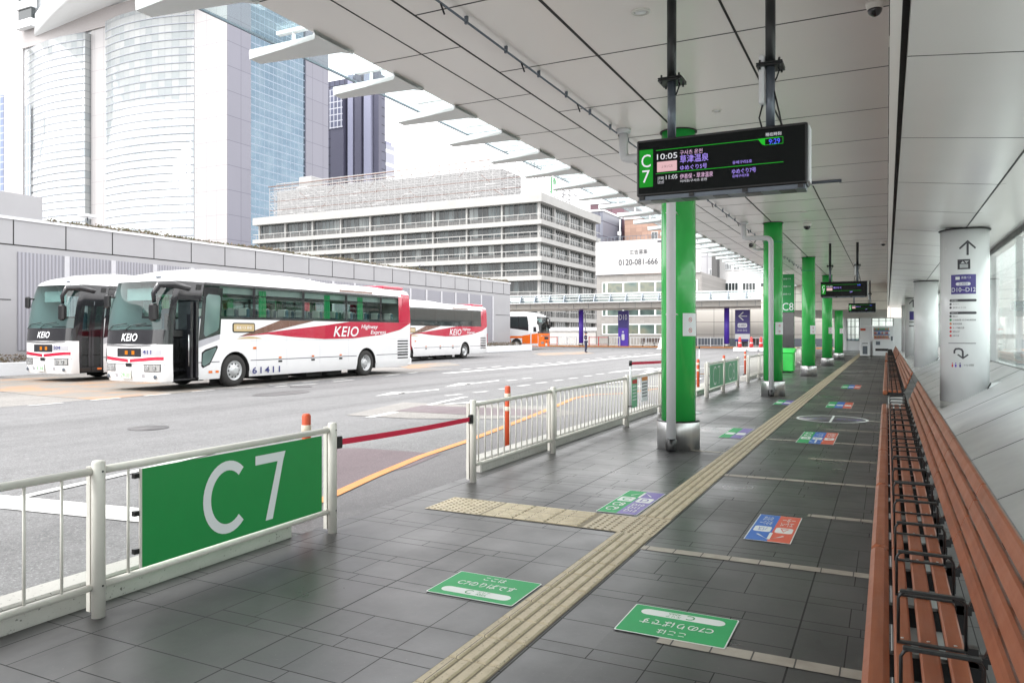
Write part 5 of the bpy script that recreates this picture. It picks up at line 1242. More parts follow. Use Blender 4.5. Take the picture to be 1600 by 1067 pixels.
    spoly('low_window_frame', 1, [(dy1 + .10, .68), (dy1 + .16, .62), (dy1 + .42, .72), (qy - .02, 1.22), (qy - .05, 1.28), (dy1 + .24, 1.16), (dy1 + .12, 1.08)], 'bus_black', .005); spoly('low_window', 1, [(dy1 + .13, .72), (dy1 + .2, .67), (dy1 + .40, .77), (qy - .08, 1.18), (qy - .12, 1.22), (dy1 + .26, 1.11), (dy1 + .15, 1.04)], 'glass_dark2', .009)
    # front details
    ch = lambda x: .0
    fpatch('chrome_strip', -1.12, 1.05, lambda x: 1.28 - .03 * (1 - abs(x)), lambda x: 1.34 - .03 * (1 - abs(x)), 'chrome', .012, 20, 1)
    fpatch('upper_grille', -.50, .50, lambda x: .98 + .0 * x, 1.22, 'bus_black', .008, 8, 1)
    if sch['stripe']:
        for s_ in (-1, 1): fpatch('red_stripe', min(s_ * .04, s_ * 1.2), max(s_ * .04, s_ * 1.2), lambda x: .82 + .07 * min(1, abs(x)), lambda x: .91 + .075 * min(1, abs(x)), 'livery_red', .008, 14, 1)
        fpatch('grey_field', .42, 1.15, 1.02, 1.18, 'bus_grey', .007, 8, 1)
        for x in (-.10, .18): fpatch('led_text', x - .06, x + .06, 1.04, 1.15, 'amber_led', .014, 2, 1)
        def onfront(o):
            for v in o.data.vertices: v.co.y = front(v.co.x, v.co.z)[1] - .012
        onfront(text('KEIO', 'lettering', 'letter_white', bd, (.0, 0, ZH(1.53)), .66, .22, shear=.22, bold=.02, depth=0, spacing=1.08))
        if num: onfront(text(num, 'lettering', 'letter_navy', bd, (.72, 0, ZH(1.12)), .30, .12, bold=.02, depth=0))
    fpatch('crease_line', -1.22, 1.22, .765, .78, 'line_dark', .006, 24, 1)
    fpatch('badge', -.12, .12, .70, .80, 'black', .02, 2, 1)
    for s_ in (-1, 1):
        hl = fpatch('headlight', min(s_ * .62, s_ * 1.12), max(s_ * .62, s_ * 1.12), .58, .76, 'headlamp', .010, 6, 2)
        fpatch('headlight_rim', min(s_ * .60, s_ * 1.14), max(s_ * .60, s_ * 1.14), .565, .775, 'black', .007, 6, 1, hl)
        for x in (.72, .95): p = front(s_ * x, .67, .012); mb = MB(); mb.lathe([(.075, 0), (.06, .012), (.03, .0), (.0001, -.005)], (p[0], p[1] - .01, p[2]), 12, 'Y'); mb.build('reflector', 'chrome', hl)
        p = front(s_ * .98, .42, .01); mb = MB(); mb.lathe([(.06, .0), (.06, -.015), (.045, -.02), (.0001, -.02)], (p[0], p[1], p[2]), 14, 'Y'); mb.build('fog_lamp', 'mid_pipe', t)
        p = front(s_ * .55, .42, .008); fpatch('air_slot', min(s_ * .50, s_ * .62), max(s_ * .50, s_ * .62), .40, .50, 'bus_grey', .006, 2, 1)
    pl = front(-.12, .5, .02); mb = MB(); mb.box((-.34, pl[1] - .01, .36), (.10, pl[1], .62)); pp_ = mb.build('number_plate', 'plate', t)
    if plate: text(plate, 'lettering', 'green_sign', pp_, (-.12, pl[1] - .012, .46), .36, .12, depth=0, bold=.01)
    # wipers
    for x0, x1 in ((-.75, -.15), (.05, .65)):
        a, b, c = front(x0 - .25, 1.72, .03), front(x0, 1.86, .03), front(x1, 1.92, .03); mb = MB(); mb.tube([a, b, c], .012, 6); mb.tube([front(x0 - .05, 1.80, .025), front(x1 + .1, 1.87, .025)], .008, 6); mb.build('wiper', 'black', t)
    # mirrors
    a = front(1.18, 3.02); mb = MB(); mb.tube([side(1, .75, 2.95, .0), (a[0] + .0, a[1] - .02, a[2]), (1.06, a[1] - .35, ZH(3.0)), (.92, a[1] - .42, ZH(2.75)), (.92, a[1] - .40, ZH(2.5))], [.10, .11, .10, .065, .05], 12); mb.build('mirror_arm', 'bus_black', t)
    mb = MB(); mb.bbox((.78, a[1] - .50, ZH(1.98)), (1.05, a[1] - .34, ZH(2.48)), .05); mr = mb.build('mirror', 'black', t)
    mb = MB(); mb.box((.80, a[1] - .338, ZH(2.02)), (1.03, a[1] - .334, ZH(2.44))); mb.build('mirror_glass', 'chrome', mr)
    b = front(-1.18, 2.7); mb = MB(); mb.tube([(b[0], b[1] + .05, b[2]), (b[0] - .16, b[1] - .05, b[2] + .02)], .03, 8); mb.bbox((b[0] - .30, b[1] - .12, b[2] - .32), (b[0] - .08, b[1], b[2] + .08), .04); mb.build('mirror', 'black', t)
    p = front(.6, 3.22, .01); mb = MB(); mb.bbox((p[0] - .1, p[1] - .02, p[2]), (p[0] + .1, p[1] + .05, p[2] + .05), .015); mb.build('marker_lamp', 'mid_pipe', t)
    spatch('vent', 1, 1.02, 1.22, 2.90, 3.06, 'black', .010, 2, 1)
    # roof pod
    mb = MB(); pod0, pod1 = 1.2, L * .60
    def podf(u, v):
        y = pod0 + (pod1 - pod0) * u; e = min(1, u / .16) ** .5 * min(1, (1 - u) / .22) ** .8; x = -1 + 2 * v; hw = 1.06
        return (hw * x, y, ZH(3.46) - .02 + .17 * e * (1 - abs(x) ** 5) + (-.16 if abs(x) == 1 else 0))
    mb.grid(podf, [i / 24 for i in range(25)], [i / 16 for i in range(17)]); mb.build('roof_pod', sch['body'], t)
    mb = MB(); mb.bbox((-1.0, L - 1.7, ZH(3.44)), (1.0, L - .25, ZH(3.56)), .04); mb.build('rear_spoiler', sch['rear'], t)
    # wheels
    for nme, y in (('f', FWH), ('r', RWH)):
        for sg in (-1, 1):
            w_ = bpy.data.objects.new('wheel', None); COL.objects.link(w_); w_.parent = t; w_.location = (sg * 1.07, y, .5)
            o_ = sg * .15; mb = MB(); mb.lathe([(.30, -o_), (.46, -o_ * .95), (.495, -o_ * .6), (.50, 0), (.495, o_ * .6), (.46, o_ * .98), (.36, o_ * 1.02), (.30, o_ * .95)], n=36, axis='X', caps=False); mb.build('tyre', 'rubber', w_)
            mb = MB(); deep = .62 if nme == 'f' else .1
            mb.lathe([(.31, o_ * .9), (.30, o_ * .95), (.275, o_ * .7), (.26, o_ * deep), (.15, o_ * (deep + .25)), (.13, o_ * (deep + .7)), (.08, o_ * (deep + .8)), (.0001, o_ * (deep + .8))], n=30, axis='X', caps=False)
            for k in range(10): a = 2 * math.pi * k / 10; c_ = (o_ * (deep + .16), .205 * math.cos(a), .205 * math.sin(a)); mb.lathe([(.028, -.005), (.028, .003 * sg), (.0001, .004 * sg)], c_, 8, 'X', 1)
            for k in range(8): a = 2 * math.pi * k / 8 + .2; c_ = (o_ * (deep + .45), .135 * math.cos(a), .135 * math.sin(a)); mb.lathe([(.014, -.03 * sg), (.014, .02 * sg), (.0001, .02 * sg)], c_, 6, 'X')
            mb.build('rim', ['wheel_rim', 'black'], w_)
    mb = MB()
    for y in (FWH, RWH):
        for sg in (-1, 1):
            n = 12; mb.grid(lambda u, v: (sg * (1.235 - v * .45), y + .57 * math.cos(u), .5 + .57 * math.sin(u)), [math.pi * (i / n) for i in range(n + 1)], [0, 1]); mb.face([(sg * .8, y - .6, .1), (sg * .8, y + .6, .1), (sg * .8, y + .6, 1.1), (sg * .8, y - .6, 1.1)])
            for s2 in (-1, 1): mb.face([(sg * 1.235, y + s2 * .57, .28), (sg * .8, y + s2 * .57, .28), (sg * .8, y + s2 * .57, .5), (sg * 1.235, y + s2 * .57, .5)])
    mb.tube([(0, FWH, .5), (0, RWH, .5)], .12, 8); mb.tube([(-1.05, RWH, .5), (1.05, RWH, .5)], .15, 8); mb.tube([(-1.05, FWH, .5), (1.05, FWH, .5)], .1, 8)
    for y in (4.9, 6.6, 7.7): mb.box((-1.0, y - .4, .12), (1.0, y + .4, .29))
    mb.build('chassis', 'bus_under', t)
    # side trims, seams, lockers
    for sg in (-1, 1):
        segs = [(dy1 + .0, FWH - ARC), (FWH + ARC, RWH - ARC), (RWH + ARC, L - .3)] if sg > 0 else [(FD, FWH - ARC), (FWH + ARC, RWH - ARC), (RWH + ARC, L - .3)]
        for a, b in segs: spatch('trim_line', sg, a, b, .775, .80, 'line_dark', .004, 6, 1)
        mb = MB()
        for y in (FWH + ARC + .25, 4.95, 6.6, 8.2): mb.grid(lambda u, v: side(sg, u, v, .003), [y, y + .008], [.30 + 1.25 * i / 4 for i in range(5)])
        for a, b in segs[1:]: mb.grid(lambda u, v: side(sg, u, v, .003), [a, b], [1.40, 1.407])
        mb.grid(lambda u, v: side(sg, u, v, .003), [FWH + ARC, RWH + ARC], [1.62, 1.626]); mb.build('panel_seam', 'bus_grey', t)
        for y in (4.55, 6.15, 7.65): spatch('locker_handle', sg, y, y + .18, .69, .75, 'black', .012, 1, 1); spatch('side_marker', sg, y + .02, y + .15, .82, .87, 'amber', .012, 1, 1)
        spatch('side_marker', sg, FWH + ARC + .1, FWH + ARC + .24, 1.14, 1.21, 'amber', .012, 1, 1)
        for k in range(7): spatch('air_vent', sg, L - 1.05, L - .30, .60 + k * .115, .655 + k * .115, 'black', .006, 2, 1)
    spatch('side_marker', 1, dy1 + .36, dy1 + .50, .46, .53, 'amber', .012, 1, 1); spatch('side_marker', 1, dy1 + .62, dy1 + .74, .46, .53, 'amber', .012, 1, 1)
    mb = MB(); mb.box((-1.22, L - .04, .95), (-1.05, L + .015, 1.6)); mb.box((1.05, L - .04, .95), (1.22, L + .015, 1.6)); mb.build('tail_lamp', 'red_lens', t); mb = MB(); mb.bbox((-1.24, L - .3, .30), (1.24, L + .02, .62), .04); mb.build('rear_bumper', sch['body'], t)
    sch['livery'](spatch, spoly, side, bd, t, L, side_num, ZH)
    return t
def thing_child(name, parent):
    o = bpy.data.objects.new(name, None); COL.objects.link(o); o.parent = parent; return o
g = NG('glass_dark2'); g.set(col=g.ramp(g.noise(.9, 1, stretch=(1, 1.5, 1.0)), [(.3, (.06, .10, .095)), (.55, (.12, .18, .17)), (.75, (.24, .31, .30))]), rough=.06, coat=.4); M['glass_dark2'] = g.m

BX, BY = -18.0 - 1.25, 14.45
def bl(px, py): q = onX(px, py, -18.0); return (q[1] - BY, q[2])       # photo point -> bus side (y, z)
def interp(pts): pts = sorted(pts); return lambda y: lerp(y, pts) if y > pts[0][0] else pts[0][1]
def keio_livery(spatch, spoly, side, bd, t, L, side_num, ZH):
    up = [bl(*p) for p in ((379, 524.5), (400, 522), (417, 519), (451, 514.7), (507, 508), (545.7, 502.5))]; lo = [bl(*p) for p in ((379, 525), (417.5, 521.5), (462, 526.4), (507, 529.3), (552.4, 528.2), (597.4, 522.6), (625, 515), (645, 507.8))]
    for sg in (1, -1):
        y0, y1 = up[0][0], L - .15; hi_ = interp(up + [(up[-1][0] + .3, 2.07), (L, 2.07)]); lo_ = interp([(a, max(.9, b)) for a, b in lo] + [(L, lo[-1][1] + .12)])
        spatch('livery_stripe', sg, y0, y1, lambda y: min(lo_(y), hi_(y) - .004), lambda y: min(hi_(y), 2.068), 'livery_red', .0045, 60, 2, bd)
        b0 = bl(372, 526); b1, b2 = bl(437.7, 500.5), bl(489.5, 501)
        ub = interp([b0, (b1[0], 2.068), (b2[0], 2.068)]); lb_ = interp([b0, bl(417, 519), (b2[0], 2.06)])
        spatch('livery_band', sg, b0[0], b2[0], lambda y: min(lb_(y), ub(y) - .002), ub, 'livery_brown', .004, 40, 2, bd)
        g0, g1 = bl(369, 526.5), bl(411, 527); spatch('livery_edge', sg, g0[0], g1[0], lambda y: g0[1] - .05, lambda y: g0[1] - .05 + .07 * math.sin(math.pi * max(0, min(1, (y - g0[0]) / (g1[0] - g0[0])))), 'livery_gold', .0035, 14, 1, bd)
        # red corner sweeping up past the last window
        spatch('livery_corner', sg, L - 1.0, L - .12, lambda y: 2.07, lambda y: 3.2 if y > L - .62 else 2.07 + 1.1 * (y - L + 1.0) / .38 * ((y - L + 1.0) / .38), 'livery_red', .009, 20, 4, bd)
        spatch('roof_band', sg, L * .62, L * .78, 3.16, 3.24, 'livery_brown', .012, 6, 1, bd)
        spatch('roof_band', sg, L * .94, L - .15, 3.15, 3.24, 'livery_red', .012, 4, 1, bd)
        c = bl(541, 517.5); right = (0, 1, 0) if sg > 0 else (0, -1, 0)
        text('KEIO', 'lettering', 'letter_white', bd, (sg * 1.258, c[0], ZH(c[1])), 1.45, .38, right=right, shear=.24, bold=.012, depth=0, spacing=1.08)
        c = bl(577.5, 511); text('Highway', 'lettering', 'letter_white', bd, (sg * 1.258, c[0], ZH(c[1])), 1.05, .20, right=right, shear=.22, bold=.01, depth=0)
        c = bl(591, 519.5); text('Express', 'lettering', 'letter_white', bd, (sg * 1.258, c[0], ZH(c[1])), 1.0, .20, right=right, shear=.22, bold=.01, depth=0)
        if side_num: c = bl(416, 577); text(side_num, 'lettering', 'letter_navy', bd, (sg * 1.262, c[0], c[1]), 1.22, .21, right=right, bold=.015, depth=0, spacing=1.25)
        c = bl(381, 511.5); mb = MB(); mb.prism([(sg * 1.255, c[0] + a, c[1] + b) for a, b in rrect(0, 0, .92, .30, .07)], (sg * .006, 0, 0)); s_ = mb.build('destination_window', 'black', t)
        mb = MB(); mb.prism([(sg * 1.262, c[0] + a, c[1] + b) for a, b in rrect(0, 0, .84, .23, .04)], (sg * .003, 0, 0)); mb.build('destination_screen', 'livery_gold', s_)
        text('高速バス 新宿', 'lettering', 'letter_white', s_, (sg * 1.267, c[0], c[1]), .62, .10, right=right, depth=0)
BASE = dict(body='bus_white', rear='livery_red', stripe=True, group='white and red highway buses parked in the yard', livery=keio_livery,
            pillars=lambda L: [bl(397, 480)[0], bl(474, 480)[0], bl(541, 480)[0], bl(595, 480)[0]], curtains=[3.9, 7.1, 9.0])
bus((BX, BY, -.01), 0, 'white bus with red swoosh nearest the camera, front door open, numbered 61411', BASE, 12.4, 1.0, True, '411', '29-33', '61411')
bus((-24.4 - 1.25, 16.0, -.01), 0, 'white bus with red swoosh parked furthest left with its glazed front door closed', BASE, 12.4, 1.06, False, '504', '5 16', '50504')
bus((-24.5 - 1.25, 33.4, -.01), 0, 'white and red bus whose rear half shows beyond the tail of the nearest bus', BASE, 12.4, 1.0, False, '', '', '', glass='glass_dark')
def orange_livery(spatch, spoly, side, bd, t, L, side_num, ZH):
    for sg in (1, -1):
        spatch('livery_lower', sg, .37, 2.08, .30, lambda y: 1.62 - .14 * y, 'bus_orange', .012, 10, 3, bd); spatch('livery_lower', sg, 3.36, L - .2, .30, 1.3, 'bus_orange', .005, 20, 3, bd); spatch('livery_lower', sg, 2.08, 3.36, 1.1, 1.3, 'bus_orange', .005, 6, 1, bd)
        spatch('livery_upper', sg, .5, L - .3, lambda y: 2.08 if y > 3.5 else 1.6 + .1 * y * 1.3, 2.14, 'bus_black', .005, 16, 1, bd)
ORS = dict(body='bus_white', rear='bus_orange', stripe=False, group='white and orange bus', livery=orange_livery, pillars=lambda L: [2.4, 4.2, 6.1, 8, 9.8], curtains=[])
ob_ = bus((-30.3, 69.0, -.01), R(90) , 'white and orange bus pulling out from behind the end of the grey wall', ORS, 12.0, 1.05, False, '', '', '', glass='glass_dark')
for s_ in (0,):
    mb = MB()
    n = 24
# orange lower front of that bus
def ofront(x, z):
    xf = max(-1, min(1, x / 1.25)); return (xf * 1.252, .36 * (1 - max(0, 1 - abs(xf) ** 3) ** (1 / 3)) - .006, z)
mb = MB(); mb.grid(lambda a, z: ofront(max(-1.2499, min(1.2499, a)), z), [1.25 * math.sin(math.pi * (i / 40 - .5)) for i in range(41)], [.30, .6, .9, 1.25, 1.6]); mb.build('livery_front', 'bus_orange', ob_)

# ============================================================ RETAINING WALL AND PLANTER
M['wall_trim'] = paint('wall_trim', (.50, .50, .53), .5)
WX = -32.6; WYE = onX(797, 480, WX)[1]; WZ = 6.35
t = thing('yard_wall', 'long grey panelled wall with louvre fields behind the parked buses', 'wall', (WX, WYE, 0))
mb = MB(); mb.box((WX - 6, -10, 0), (WX, WYE, WZ)); paint('wall_panel', (.33, .33, .345), .5, var=.07, scale=.6)
mb.build('wall', paint('wall_panel2', (.37, .37, .39), .5, var=.07, scale=.6), t, True) if False else None
mb.box((WX, -10, 5.28), (WX + .012, WYE, 5.33), 1); mb.box((WX, -10, 3.0), (WX + .012, 19.0, 3.04), 1); mb.box((WX, 62.5, 3.3), (WX + .012, WYE, 3.34), 1)
y = 19.1 - 2.25 * 8
while y < WYE: mb.box((WX, y - .02, 5.33 if y > 19 else .5), (WX + .012, y + .02, WZ), 1); y += 2.25
mb.build('wall', [MATS['wall_panel'], 'seam'], t, True)
lv = NG('louvre'); o_ = lv.xyz(); st = lv.math('FRACT', lv.math('DIVIDE', o_[1], .16)); lv.set(col=lv.ramp(st, [(.0, (.20, .20, .23)), (.5, (.33, .33, .37)), (.95, (.18, .18, .2))]), rough=.5); h = lv.math('PINGPONG', st, .5); lv.bump(h, .6, .05)
y = 19.25
while y < 61:
    mb = MB(); mb.box((WX + .001, y, .9), (WX + .03, y + 1.98, 5.03)); mb.build('louvre', lv.m, t, True); mb = MB(); mb.box((WX + .001, y + 2.0, .9), (WX + .07, y + 2.23, 5.03)); mb.build('mullion', 'wall_trim', t, True); y += 2.25
mb = MB(); mb.box((WX - 6.1, -10, WZ), (WX + .06, WYE + .05, WZ + .12)); mb.build('coping', 'grey_pipe', t, True)
mb = MB(); mb.box((WX - 6, -10, WZ + .12), (WX + .03, 20.3, WZ + 1.1)); mb.build('raised_wall', MATS['wall_panel'], t, True)
for i in range(2):
    pass
hedge = tag(None, '', '') if False else None
mb = MB(); random.seed(11)
for i in range(4200):
    y = random.uniform(20.5, WYE - .3); x = WX + random.uniform(-.45, .08); z = WZ + .08 + abs(random.gauss(0, .06)) + random.uniform(0, .07) * (1 + math.sin(y * .8)); s_ = random.uniform(.04, .09); a = random.uniform(0, 6.28)
    c, s = math.cos(a) * s_, math.sin(a) * s_; mb.face([(x - c, y - s, z), (x + c, y + s, z), (x + c * .3, y + s * .3, z + s_ * random.uniform(.6, 1.5))], random.randrange(3))
o = mb.build('ivy', [paint('ivy_a', (.13, .11, .07), .9), paint('ivy_b', (.085, .085, .045), .9), paint('ivy_c', (.19, .15, .12), .9)]); tag(o, 'dry creeping plants trailing along the top of the grey yard wall', 'plants'); o['kind'] = 'stuff'
mb = MB(); mb.box((WX - .5, 20.4, WZ + .121), (WX + .0, WYE - .2, WZ + .15)); t2 = mb.build('soil', paint('soil', (.12, .10, .075), .9)); t2['kind'] = 'structure'
PXF = -30.2
t = thing('planter', 'low pale concrete planter wall in front of the grey yard wall', 'planter', (PXF, 70, 0))
mb = MB(); mb.bbox((PXF - .25, -5, -.02), (PXF, 65.4, .50), .02); mb.box((WX, 65.15, -.02), (PXF - .25, 65.4, .50)); mb.build('wall', 'letter_white', t, True); mb = MB(); mb.box((WX, -5, 0), (PXF - .25, 65.1, .42)); mb.build('soil', MATS['soil'], t, True)
mb = MB(); random.seed(5)
for i in range(6500):
    y = random.choice([random.uniform(8, 20), random.uniform(50, 65)]); x = random.uniform(WX + .1, PXF - .3); z = .42 + random.uniform(0, .35); s_ = random.uniform(.025, .06); a = random.uniform(0, 6.28); c, s = math.cos(a) * s_, math.sin(a) * s_
    mb.face([(x - c, y - s, z), (x + c, y + s, z + s_ * random.uniform(-.8, .8)), (x + s * random.uniform(-1, 1), y + c, z + s_ * random.uniform(.3, 1.6))], random.randrange(2))
o = mb.build('ground_cover', [MATS['ivy_a'], MATS['ivy_c']]); tag(o, 'low brownish ground cover growing in the pale planter', 'plants'); o['kind'] = 'stuff'
for py_, lab in ((18.5, 'small floodlight on the wall top at the far left'), (46, 'small floodlight on the wall top above the rear of the nearest bus')):
    t = thing('floodlight', lab, 'floodlight', (WX - .2, py_ + 4, WZ + .1), 'floodlights on the yard wall'); mb = MB(); mb.tube([(0, 0, 0), (0, 0, .45)], .03, 8); mb.build('post', 'mid_pipe', t); mb = MB(); mb.bbox((-.2, -.35, .45), (.25, .35, .6), .03); mb.build('head', 'grey_pipe', t)

# ============================================================ OFFICE BLOCK WITH CONCRETE BALCONIES
CX_, CY_ = -57.6, 127.6
def oc(px, py): return onY(px, py, CY_)
XL = oc(405, 340)[0]; YB = onX(930, 350, CX_)[1]
t = thing('office_block', 'long mid-rise office block with white balcony slabs and dark window bands', 'building', (CX_, CY_, 0))
M['plant_grey0'] = paint('mullion_grey', (.20, .20, .20), .6); M['slab'] = paint('slab_white', (.36, .36, .352), .7, var=.12, scale=.5); M['bay_glass'] = NG('bay_glass'); M['balcony_grey'] = paint('balcony_grey', (.13, .13, .13), .7)
g = M['bay_glass']; o = g.xyz('Object'); wn2 = g.n('ShaderNodeTexWhiteNoise'); cb = g.n('ShaderNodeCombineXYZ'); oi = g.n('ShaderNodeObjectInfo')
g.l(g.math('FLOOR', g.math('DIVIDE', o[0], 1.15)), cb.inputs[0]); g.l(g.math('MULTIPLY', oi.outputs['Random'], 57), cb.inputs[1]); g.l(cb.outputs[0], wn2.inputs[0])
g.set(col=g.ramp(wn2.outputs[0], [(0, (.012, .017, .019)), (.5, (.03, .04, .044)), (.8, (.065, .085, .09)), (1, (.20, .22, .22))]), rough=.12); M['bay_glass'] = g.m
ft = [H + (520 - y) / F * 140 for y in (303, 344, 372, 401, 431, 465, 495, 525)]      # slab tops at the corner
dF = .0
ex_ = 1.6
def ring(mb, z0, z1, out, mi=0): mb.box((XL - out, CY_ - out, z0), (CX_ + out, YB + out, z1), mi)
mb = MB(); ring(mb, ft[0] - 1.6, ft[0], 1.0); mb.box((XL + 2, CY_ + 2, ft[0]), (CX_ - 2, YB - 2, ft[0] + .3)); mb.build('roof_parapet', 'slab', t, True)
for z in ft[1:]: mb = MB(); ring(mb, z - .85, z - .0, 1.0); mb.build('floor_slab', 'slab', t, True)
mb = MB(); mb.box((XL + .5, CY_ + .5, 0), (CX_ - .5, YB - .5, ft[0] - .2)); mb.build('core', 'glass_dark', t, True)
nb = 9; bw = (CX_ - XL) / nb; nb2 = 4; bw2 = (YB - CY_) / nb2; bay = None; bay2 = None; colm = MB()
for fi, (za, zb) in enumerate(zip(ft[:-1], ft[1:])):
    za -= 1.6 if fi == 0 else .85; hgt = za - zb
    for k in range(nb):
        mb = MB(); mb.box((.35, -.02, .9), (bw - .35, .05, 3.0)); mb.box((.35, -.02, 0), (bw - .35, .06, .9), 2)
        for j in range(8): x = .35 + (bw - .7) * j / 7; mb.box((x - .03, -.08, 0), (x + .03, -.021, 3.0), 3)
        if bay is None or True:
            if (fi, k) == (0, 0) or bay is None: bay = mb.build('window', ['bay_glass', 'slab', 'balcony_grey', 'plant_grey0'], t); ob = bay
            else: ob = bay.copy(); COL.objects.link(ob); ob.parent = t
        ob.location = (XL + bw * k - CX_, .45, zb); ob.scale = (1, 1, hgt / 3.0)
    for k in range(nb2):
        if bay2 is None:
            mb = MB(); mb.box((-.05, .35, .9), (.02, bw2 - .35, 3.0)); mb.box((-.06, .35, 0), (.02, bw2 - .35, .9), 2)
            for j in range(8): y = .35 + (bw2 - .7) * j / 7; mb.box((.021, y - .04, 0), (.10, y + .04, 3.0), 1)
            bay2 = mb.build('window', ['bay_glass', 'slab', 'balcony_grey'], t); ob = bay2
        else: ob = bay2.copy(); COL.objects.link(ob); ob.parent = t
        ob.location = (-.45, bw2 * k, zb); ob.scale = (1, 1, hgt / 3.0)
    mb = MB(); r = .9
    for zz in (1.0,): mb.box((XL - r, CY_ - r, zb + zz), (CX_ + r, CY_ - r + .05, zb + zz + .14)); mb.box((CX_ + r - .05, CY_ - r, zb + zz), (CX_ + r, YB + r, zb + zz + .14))
    k = 0
    while XL + k * 2.5 < CX_: mb.box((XL + k * 2.5, CY_ - r, zb), (XL + k * 2.5 + .08, CY_ - r + .06, zb + 1.0)); k += 1
    k = 0
    while CY_ + k * 1.6 < YB: mb.box((CX_ + r - .06, CY_ + k * 1.6, zb), (CX_ + r, CY_ + k * 1.6 + .08, zb + 1.0)); k += 1
    mb.build('balcony_rail', 'slab', t, True)
for k in range(nb + 1): mb = MB(); x = XL + bw * k; mb.box((x - .17, CY_ - .05, 0), (x + .17, CY_ + .5, ft[0] - 1)); mb.build('pillar', 'slab', t, True)
for k in range(1, nb2 + 1): mb = MB(); y = CY_ + bw2 * k; mb.box((CX_ - .5, y - .3, 0), (CX_ + .05, y + .3, ft[0] - 1)); mb.build('pillar', 'slab', t, True)
text('JR', 'lettering', 'green_sign', t, (CX_ + 1.1, CY_ + 4.5, ft[0] + 2.0), 3.6, 3.2, right=(0, 1, 0), world=True, bold=.03); text('東日本', 'lettering', 'letter_dark', t, (CX_ + 1.1, CY_ + 12.5, ft[0] + 1.6), 8.5, 2.4, right=(0, 1, 0), world=True)
mb = MB(); mb.box((CX_ + .9, CY_ + 1.5, ft[0] + .2), (CX_ + 1.0, CY_ + 17, ft[0] + .32)); mb.box((CX_ + .9, CY_ + 1.5, ft[0] + 3.6), (CX_ + 1.0, CY_ + 17, ft[0] + 3.7))
for k in range(9): mb.box((CX_ + .9, CY_ + 1.5 + 1.9 * k, ft[0]), (CX_ + .98, CY_ + 1.58 + 1.9 * k, ft[0] + 3.7))
mb.build('sign_frame', 'slab', t, True)
# scaffold screen on its roof
sc = thing('roof_scaffold', 'white lattice scaffold with rusty poles standing on the office block roof', 'scaffold', (CX_ - 2, CY_ + 2, ft[0]))
zt = lambda x: ft[0] + 7.2
mb = MB(); random.seed(21); XS0, XS1 = XL + 1.2, CX_ - 2.5; ys = CY_ + 2.0; zb_ = ft[0]
def bar(a, b, w_=.07, mi=0): mb.tube([a, b], w_, 4, mi, cap=False)
HS = 7.0
for lay in (0, 1.4):
    y = ys + lay
    for k in range(41): x = XS0 + (XS1 - XS0) * k / 40; bar((x, y, zb_), (x, y, zb_ + HS), .07)
    for j in range(11): z = zb_ + .6 + HS * j / 10.6; bar((XS0, y, z), (XS1, y, z), .055, 1 if j in (2, 5, 9) and lay == 0 else 0)
    for k in range(150):
        x = random.uniform(XS0, XS1 - 2.4); z = zb_ + random.uniform(0, HS - 1.6); s_ = random.choice((1, -1)); bar((x, y, z + (1.5 if s_ < 0 else 0)), (x + random.uniform(1.2, 2.6), y, z + (1.5 if s_ > 0 else 0)), .045, 0 if random.random() < .93 else 1)
for k in range(36): x = random.uniform(XS0, XS1 - 2); z = zb_ + random.uniform(.3, HS - .3); mb.box((x, ys - .1, z), (x + random.uniform(.5, 2.6), ys, z + .16), 0)
bar((XS0 - .3, ys - .15, zb_ + HS + .3), (XS1 + .6, ys - .15, zb_ + HS + .9), .09, 1)
for k in range(14): y = ys + 1.6 * k; bar((XS1, y, zb_), (XS1, y, zb_ + HS * (1 - .02 * k)), .07)
for j in range(9): bar((XS1, ys, zb_ + .8 * j), (XS1, ys + 22, zb_ + .78 * j), .055, 1 if j == 8 else 0)
for k in range(60): y = ys + random.uniform(0, 19); z = zb_ + random.uniform(0, 5); bar((XS1, y, z), (XS1, y + 1.8, z + random.choice((1.4, -1.0)) + .2), .05)
mb.build('lattice', [paint('scaffold_white', (.40, .40, .405), .5), paint('rusty_pole', (.20, .115, .09), .7)], sc, True)
mb = MB(); mb.box((XL + 20, CY_ + 12, zb_), (CX_ - 6, CY_ + 20, zb_ + 7.5)); mb.build('plant_room', paint('plant_room', (.56, .54, .51), .6), sc, True) if False else None
M['plant_grey'] = paint('plant_grey', (.36, .36, .36), .6)
pr = thing('rooftop_plant', 'white railed rooftop plant enclosure rising behind the scaffold', 'rooftop structure', (CX_ - 20, CY_ + 12, zb_))
E0, E1 = onY(433, 250, CY_ + 14)[0], onY(782, 250, CY_ + 14)[0]
mb = MB(); mb.box((E0, CY_ + 14, zb_), (E1, CY_ + 24, zb_ + 8.9)); mb.build('enclosure', gridmat('louvre_white', (.26, .26, .265), (.19, .19, .19), 3.0, .55, .14, 'X', .6, var=.03), pr, True)
mb = MB()
for j in range(4): mb.box((E0, CY_ + 13.9, zb_ + 8.95 + .6 * j), (E1, CY_ + 13.99, zb_ + 9.1 + .6 * j))
for k in range(26): x = E0 + (E1 - E0 - .1) * k / 25; mb.box((x, CY_ + 13.85, zb_ + 8.0), (x + .1, CY_ + 13.9, zb_ + 11))
mb.bbox((E0 + 6, CY_ + 15, zb_ + 8.9), (E0 + 10, CY_ + 19, zb_ + 12.2), .1); mb.build('railing', 'plant_grey', pr, True)

